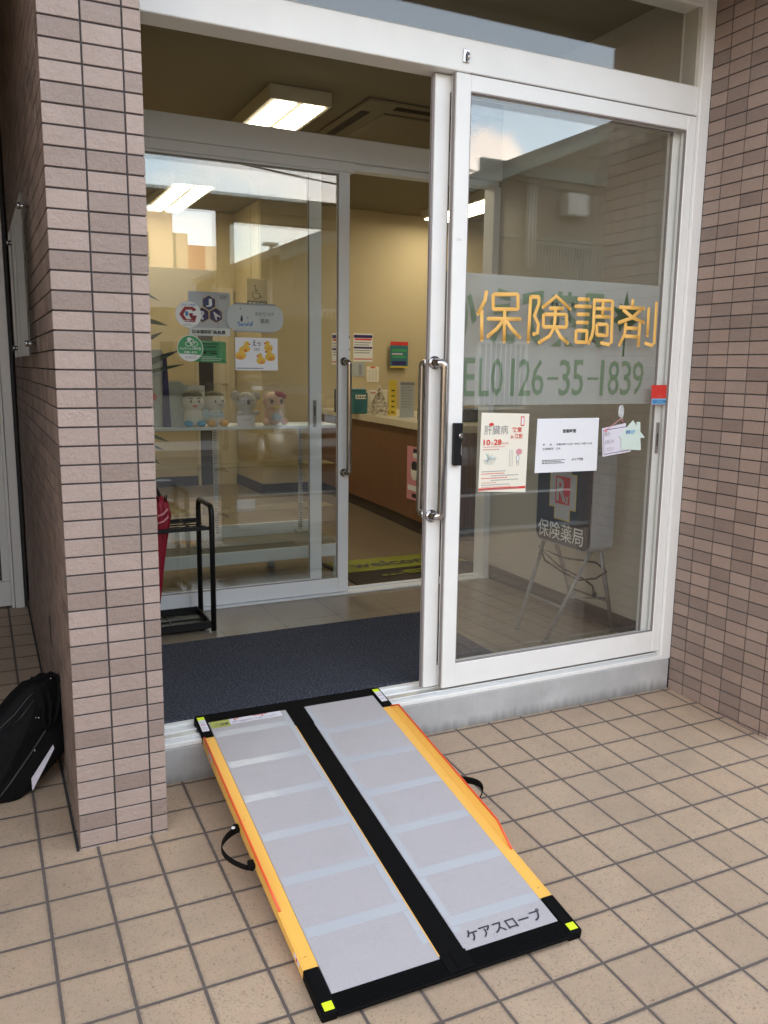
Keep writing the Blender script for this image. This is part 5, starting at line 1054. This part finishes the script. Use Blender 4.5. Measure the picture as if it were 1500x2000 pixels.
for s_ in (0, 1):
    xa, xb, za, zb = ((eL - .55, (eL + eR) / 2, zE - .22, zR) if s_ == 0 else (eR + .55, (eL + eR) / 2, zE - .22, zR))
    b = MB(); b.add([(xa, y0 + .7, za), (xb, y0 + .7, zb), (xb, y1 - .5, zb), (xa, y1 - .5, za), (xa, y0 + .7, za + .16), (xb, y0 + .7, zb + .16), (xb, y1 - .5, zb + .16), (xa, y1 - .5, za + .16)], [(0, 1, 2, 3), (4, 5, 6, 7), (0, 1, 5, 4), (1, 2, 6, 5), (2, 3, 7, 6), (3, 0, 4, 7)])
    b.build('roof', M['roof'], hA)
    b = MB(); b.add([(xa, y0 + .701, za - .16), (xb, y0 + .701, zb - .16), (xb, y0 + .701, zb + .02), (xa, y0 + .701, za + .02), (xa, y0 + .75, za - .16), (xb, y0 + .75, zb - .16), (xb, y0 + .75, zb + .02), (xa, y0 + .75, za + .02)], [(0, 1, 2, 3), (4, 5, 6, 7), (0, 1, 5, 4), (2, 3, 7, 6), (1, 2, 6, 5), (0, 3, 7, 4)]); b.build('fascia', M['fascia'], hA)
b = MB(); b.box(9.2, 18.0, y0 + .003, y0 + .10, 5.25, 5.50); b.box(eL, eR, y0 + .003, y0 + .04, 4.05, 4.10); b.build('band_course', M['fascia'], hA)
for (x0, x1, z0, z1) in ((7.0, 7.9, 1.6, 2.6), (9.3, 10.4, .6, 1.9), (13.3, 14.6, 3.0, 4.2)):
    b = MB(); b.box(x0, x1, y0 + .004, y0 + .06, z0, z1); wn = b.build('window', M['winglass'], hA)
    b = MB(); b.box(x0 - .06, x0, y0 + .003, y0 + .11, z0 - .06, z1 + .06); b.box(x1, x1 + .06, y0 + .003, y0 + .11, z0 - .06, z1 + .06); b.box(x0, x1, y0 + .003, y0 + .11, z1, z1 + .06); b.box(x0, x1, y0 + .003, y0 + .11, z0 - .06, z0)
    for k in range(1, 9): b.tube([(x0 + (x1 - x0) * k / 9, y0 + .11, z0), (x0 + (x1 - x0) * k / 9, y0 + .11, z1)], .012, 5)
    b.build('window_grille', M['trimw'], wn)
for x_ in (10.35, 10.43, 10.51, 12.9):
    b = MB(); b.tube([(x_, y0 + .13, 3.45), (x_, y0 + .13, 5.2)], .022, 8); b.build('wall_pipe', M['trimw'], hA)
b = MB()
for k in range(40): b.box(10.6 + k * .08, 10.63 + k * .08, y0 + .10, y0 + .12, 3.1, 3.95)
b.box(10.55, 13.8, y0 + .05, y0 + .10, 3.93, 4.0); b.build('balcony_railing', M['fascia'], hA)
b = MB(); b.box(11.2, 11.75, y0 + .01, y0 + .32, 4.55, 5.0, .03); b.build('wall_unit', M['trimw'], hA)
hB = thing('apartment_block', (3, -32, -.3), 'tall tan apartment block with an orange tiled strip far across the street', 'building')
b = MB(); b.box(-9, 7.6, -40, -30, -.3, 7.6, 0); b.box(7.6, 8.3, -40, -30.4, -.3, 6.8); b.box(9.0, 9.6, -39.99, -30.3, -.3, 6.35); b.build('wall', M['hB'], hB)
b = MB(); b.box(8.3001, 8.9999, -39.9, -30.35, -.3, 6.35); b.build('tiled_strip', M['hBo'], hB)
for i in range(5):
    for j_ in range(3):
        b = MB(); b.box(-7 + i * 3., -5.4 + i * 3., -29.999, -29.93, 1.0 + j_ * 2.4 - .5, 2.4 + j_ * 2.4 - .5); wn = b.build('window', M['winglass'], hB)
        b = MB(); b.box(-7.15 + i * 3., -5.25 + i * 3., -29.93, -29.2, .35 + j_ * 2.4 - .3, .95 + j_ * 2.4 - .46); b.build('balcony', M['hC'], wn)
hC = thing('low_house', (8, -19, -.3), 'low pale house with a dark roof between the tan block and the gabled house', 'house')
b = MB(); b.box(3.2, 10.2, -24, -17, -.3, 2.9); b.build('wall', M['hC'], hC)
b = MB(); b.add([(2.7, -16.5, 2.85), (10.7, -16.5, 2.85), (10.7, -24.5, 2.85), (2.7, -24.5, 2.85), (4.0, -20.2, 4.25), (9.6, -20.2, 4.25)], [(0, 1, 5, 4), (2, 3, 4, 5), (0, 3, 4), (1, 2, 5), (0, 1, 2, 3)]); b.build('roof', M['roof'], hC)
b = MB(); b.box(4.4, 6.0, -16.999, -16.93, .6, 2.0); b.build('window', M['winglass'], hC)
hD = thing('shop_building', (-6, -15, -.3), 'plain tan two storey building further left across the street', 'building')
b = MB(); b.box(-16, 2.2, -22, -12.5, -.3, 4.6); b.build('wall', M['hB'], hD)
b = MB(); b.box(-16.1, 2.3, -22.1, -12.4, 4.6, 4.8); b.build('parapet', M['fascia'], hD)
for i in range(4):
    b = MB(); b.box(-13 + i * 3.8, -11 + i * 3.8, -12.499, -12.43, 2.2, 3.5); b.build('window', M['winglass'], hD)
    b = MB(); b.box(-13.4 + i * 3.8, -10.6 + i * 3.8, -12.499, -12.43, -.2, 1.6); b.build('shopfront', M['winglass'], hD)
sp = thing('street_pole', (6.7, -14.2, -.28), 'slim pale street lamp pole in front of the gabled house', 'pole')
b = MB(); b.tube([(6.35, -13.5, -.3), (6.35, -13.5, 4.15)], [.07, .05], 10); b.build('pole', M['trimw'], sp)
b = MB(); b.box(6.15, 6.5, -13.6, -13.4, 4.15, 4.22, .01); b.build('lamp_head', M['trimw'], sp)
up = thing('utility_pole', (-9, -4.6, -.28), 'concrete utility pole on the near kerb carrying the power line', 'pole')
b = MB(); b.tube([(-9, -10.2, -.15), (-9, -10.2, 8)], [.16, .11], 12); b.build('pole', M['kerb'], up)
b = MB(); b.box(-9.6, -8.4, -10.26, -10.14, 7.2, 7.3); b.build('crossarm', M['asphalt'], up)
b = MB(); b.tube([(-9 + 40 * t, -10.2 - 3.4 * t, 7.3 - 7 * t * (1 - t) - .9 * t) for t in [k / 24 for k in range(25)]], .02, 5); o = b.build('power_line', M['asphalt'], up)

# parked car
M['carpaint'] = mat('silver_car_paint', (.50, .50, .49), .28, metal=.6, coat=.8); M['carglass'] = mat('dark_car_glass', (.02, .025, .03), .05); M['tyre'] = mat('tyre_rubber', (.02, .02, .02), .85); M['lens'] = mat('headlamp_lens', (.8, .8, .78), .08, metal=.3)
car = thing('parked_car', (4.9, -7.6, -.28), 'silver hatchback parked across the street facing the pharmacy', 'car')
CX, CY0, CZ = 5.0, -6.75, -.275
st_ = [(0, .50, .22, .58, .60), (.05, .70, .18, .68, .72), (.25, .80, .17, .80, .84), (.9, .84, .17, .95, .97), (1.05, .845, .17, .98, 1.02), (1.75, .85, .17, 1.0, 1.46), (2.2, .85, .17, 1.0, 1.53), (3.2, .85, .17, 1.0, 1.50), (3.75, .82, .2, 1.0, 1.20), (3.95, .74, .28, .9, .95)]
b = MB(); vs = []; n = 12
for (yy2, hw, zb, zs, zt2) in st_:
    top = hw * (.72 if zt2 - zs > .2 else .86)
    pr_ = [(-hw * .92, zb), (-hw, zb + .2), (-hw, zs), (-(hw + top) / 2 + .01, (zs + zt2) / 2), (-top, zt2 - .03), (-top * .5, zt2), (top * .5, zt2), (top, zt2 - .03), ((hw + top) / 2 - .01, (zs + zt2) / 2), (hw, zs), (hw, zb + .2), (hw * .92, zb)]
    vs += [(CX + a, CY0 - yy2, CZ + c_) for a, c_ in pr_]
fs = [(i * n + j, i * n + (j + 1) % n, (i + 1) * n + (j + 1) % n, (i + 1) * n + j) for i in range(len(st_) - 1) for j in range(n)] + [list(range(n)), [(len(st_) - 1) * n + j for j in range(n)]]
b.add(vs, fs, 0, True); b.build('body', M['carpaint'], car)
b = MB(); b.add([(CX - .66, CY0 - 1.08, CZ + 1.03), (CX + .66, CY0 - 1.08, CZ + 1.03), (CX + .55, CY0 - 1.68, CZ + 1.42), (CX - .55, CY0 - 1.68, CZ + 1.42), (CX - .66, CY0 - 1.02, CZ + 1.05), (CX + .66, CY0 - 1.02, CZ + 1.05), (CX + .55, CY0 - 1.64, CZ + 1.46), (CX - .55, CY0 - 1.64, CZ + 1.46)], [(4, 5, 6, 7), (0, 1, 2, 3), (0, 1, 5, 4), (1, 2, 6, 5), (2, 3, 7, 6), (3, 0, 4, 7)]); b.build('windscreen', M['carglass'], car)
for s_ in (-1, 1):
    b = MB(); b.add([(CX + s_ * .83, CY0 - 1.35, CZ + 1.03), (CX + s_ * .84, CY0 - 3.4, CZ + 1.03), (CX + s_ * .70, CY0 - 3.2, CZ + 1.38), (CX + s_ * .70, CY0 - 1.85, CZ + 1.40), (CX + s_ * .86, CY0 - 1.35, CZ + 1.03), (CX + s_ * .87, CY0 - 3.4, CZ + 1.03), (CX + s_ * .73, CY0 - 3.2, CZ + 1.38), (CX + s_ * .73, CY0 - 1.85, CZ + 1.40)], [(4, 5, 6, 7), (0, 1, 2, 3), (0, 1, 5, 4), (1, 2, 6, 5), (2, 3, 7, 6), (3, 0, 4, 7)]); b.build('side_window', M['carglass'], car)
    b = MB(); b.ell((CX + s_ * .58, CY0 - .09, CZ + .66), (.17, .10, .09), 14, 8); b.build('headlight', M['lens'], car)
    b = MB(); b.box(CX + s_ * .92 - .07, CX + s_ * .92 + .07, CY0 - 1.42, CY0 - 1.34, CZ + 1.0, CZ + 1.12, .03); b.build('wing_mirror', M['carpaint'], car)
    for yy2 in (.72, 3.2):
        b = MB(); b.tube([(CX + s_ * .66, CY0 - yy2, CZ + .30), (CX + s_ * .86, CY0 - yy2, CZ + .30)], .30, 24); wh = b.build('wheel', M['tyre'], car)
        b = MB(); b.tube([(CX + s_ * .861, CY0 - yy2, CZ + .30), (CX + s_ * .868, CY0 - yy2, CZ + .30)], .19, 20); b.build('rim', M['alu'], wh)
b = MB(); b.box(CX - .45, CX + .45, CY0 - .06, CY0 + .01, CZ + .50, CZ + .60, .02); b.box(CX - .55, CX + .55, CY0 - .06, CY0 + .012, CZ + .24, CZ + .36, .02); b.build('grille', M['black'], car)
b = MB(); b.box(CX - .17, CX + .17, CY0 + .011, CY0 + .022, CZ + .38, CZ + .48, .004); b.build('number_plate', M['white_ink'], car)
print('objects', len(bpy.data.objects))
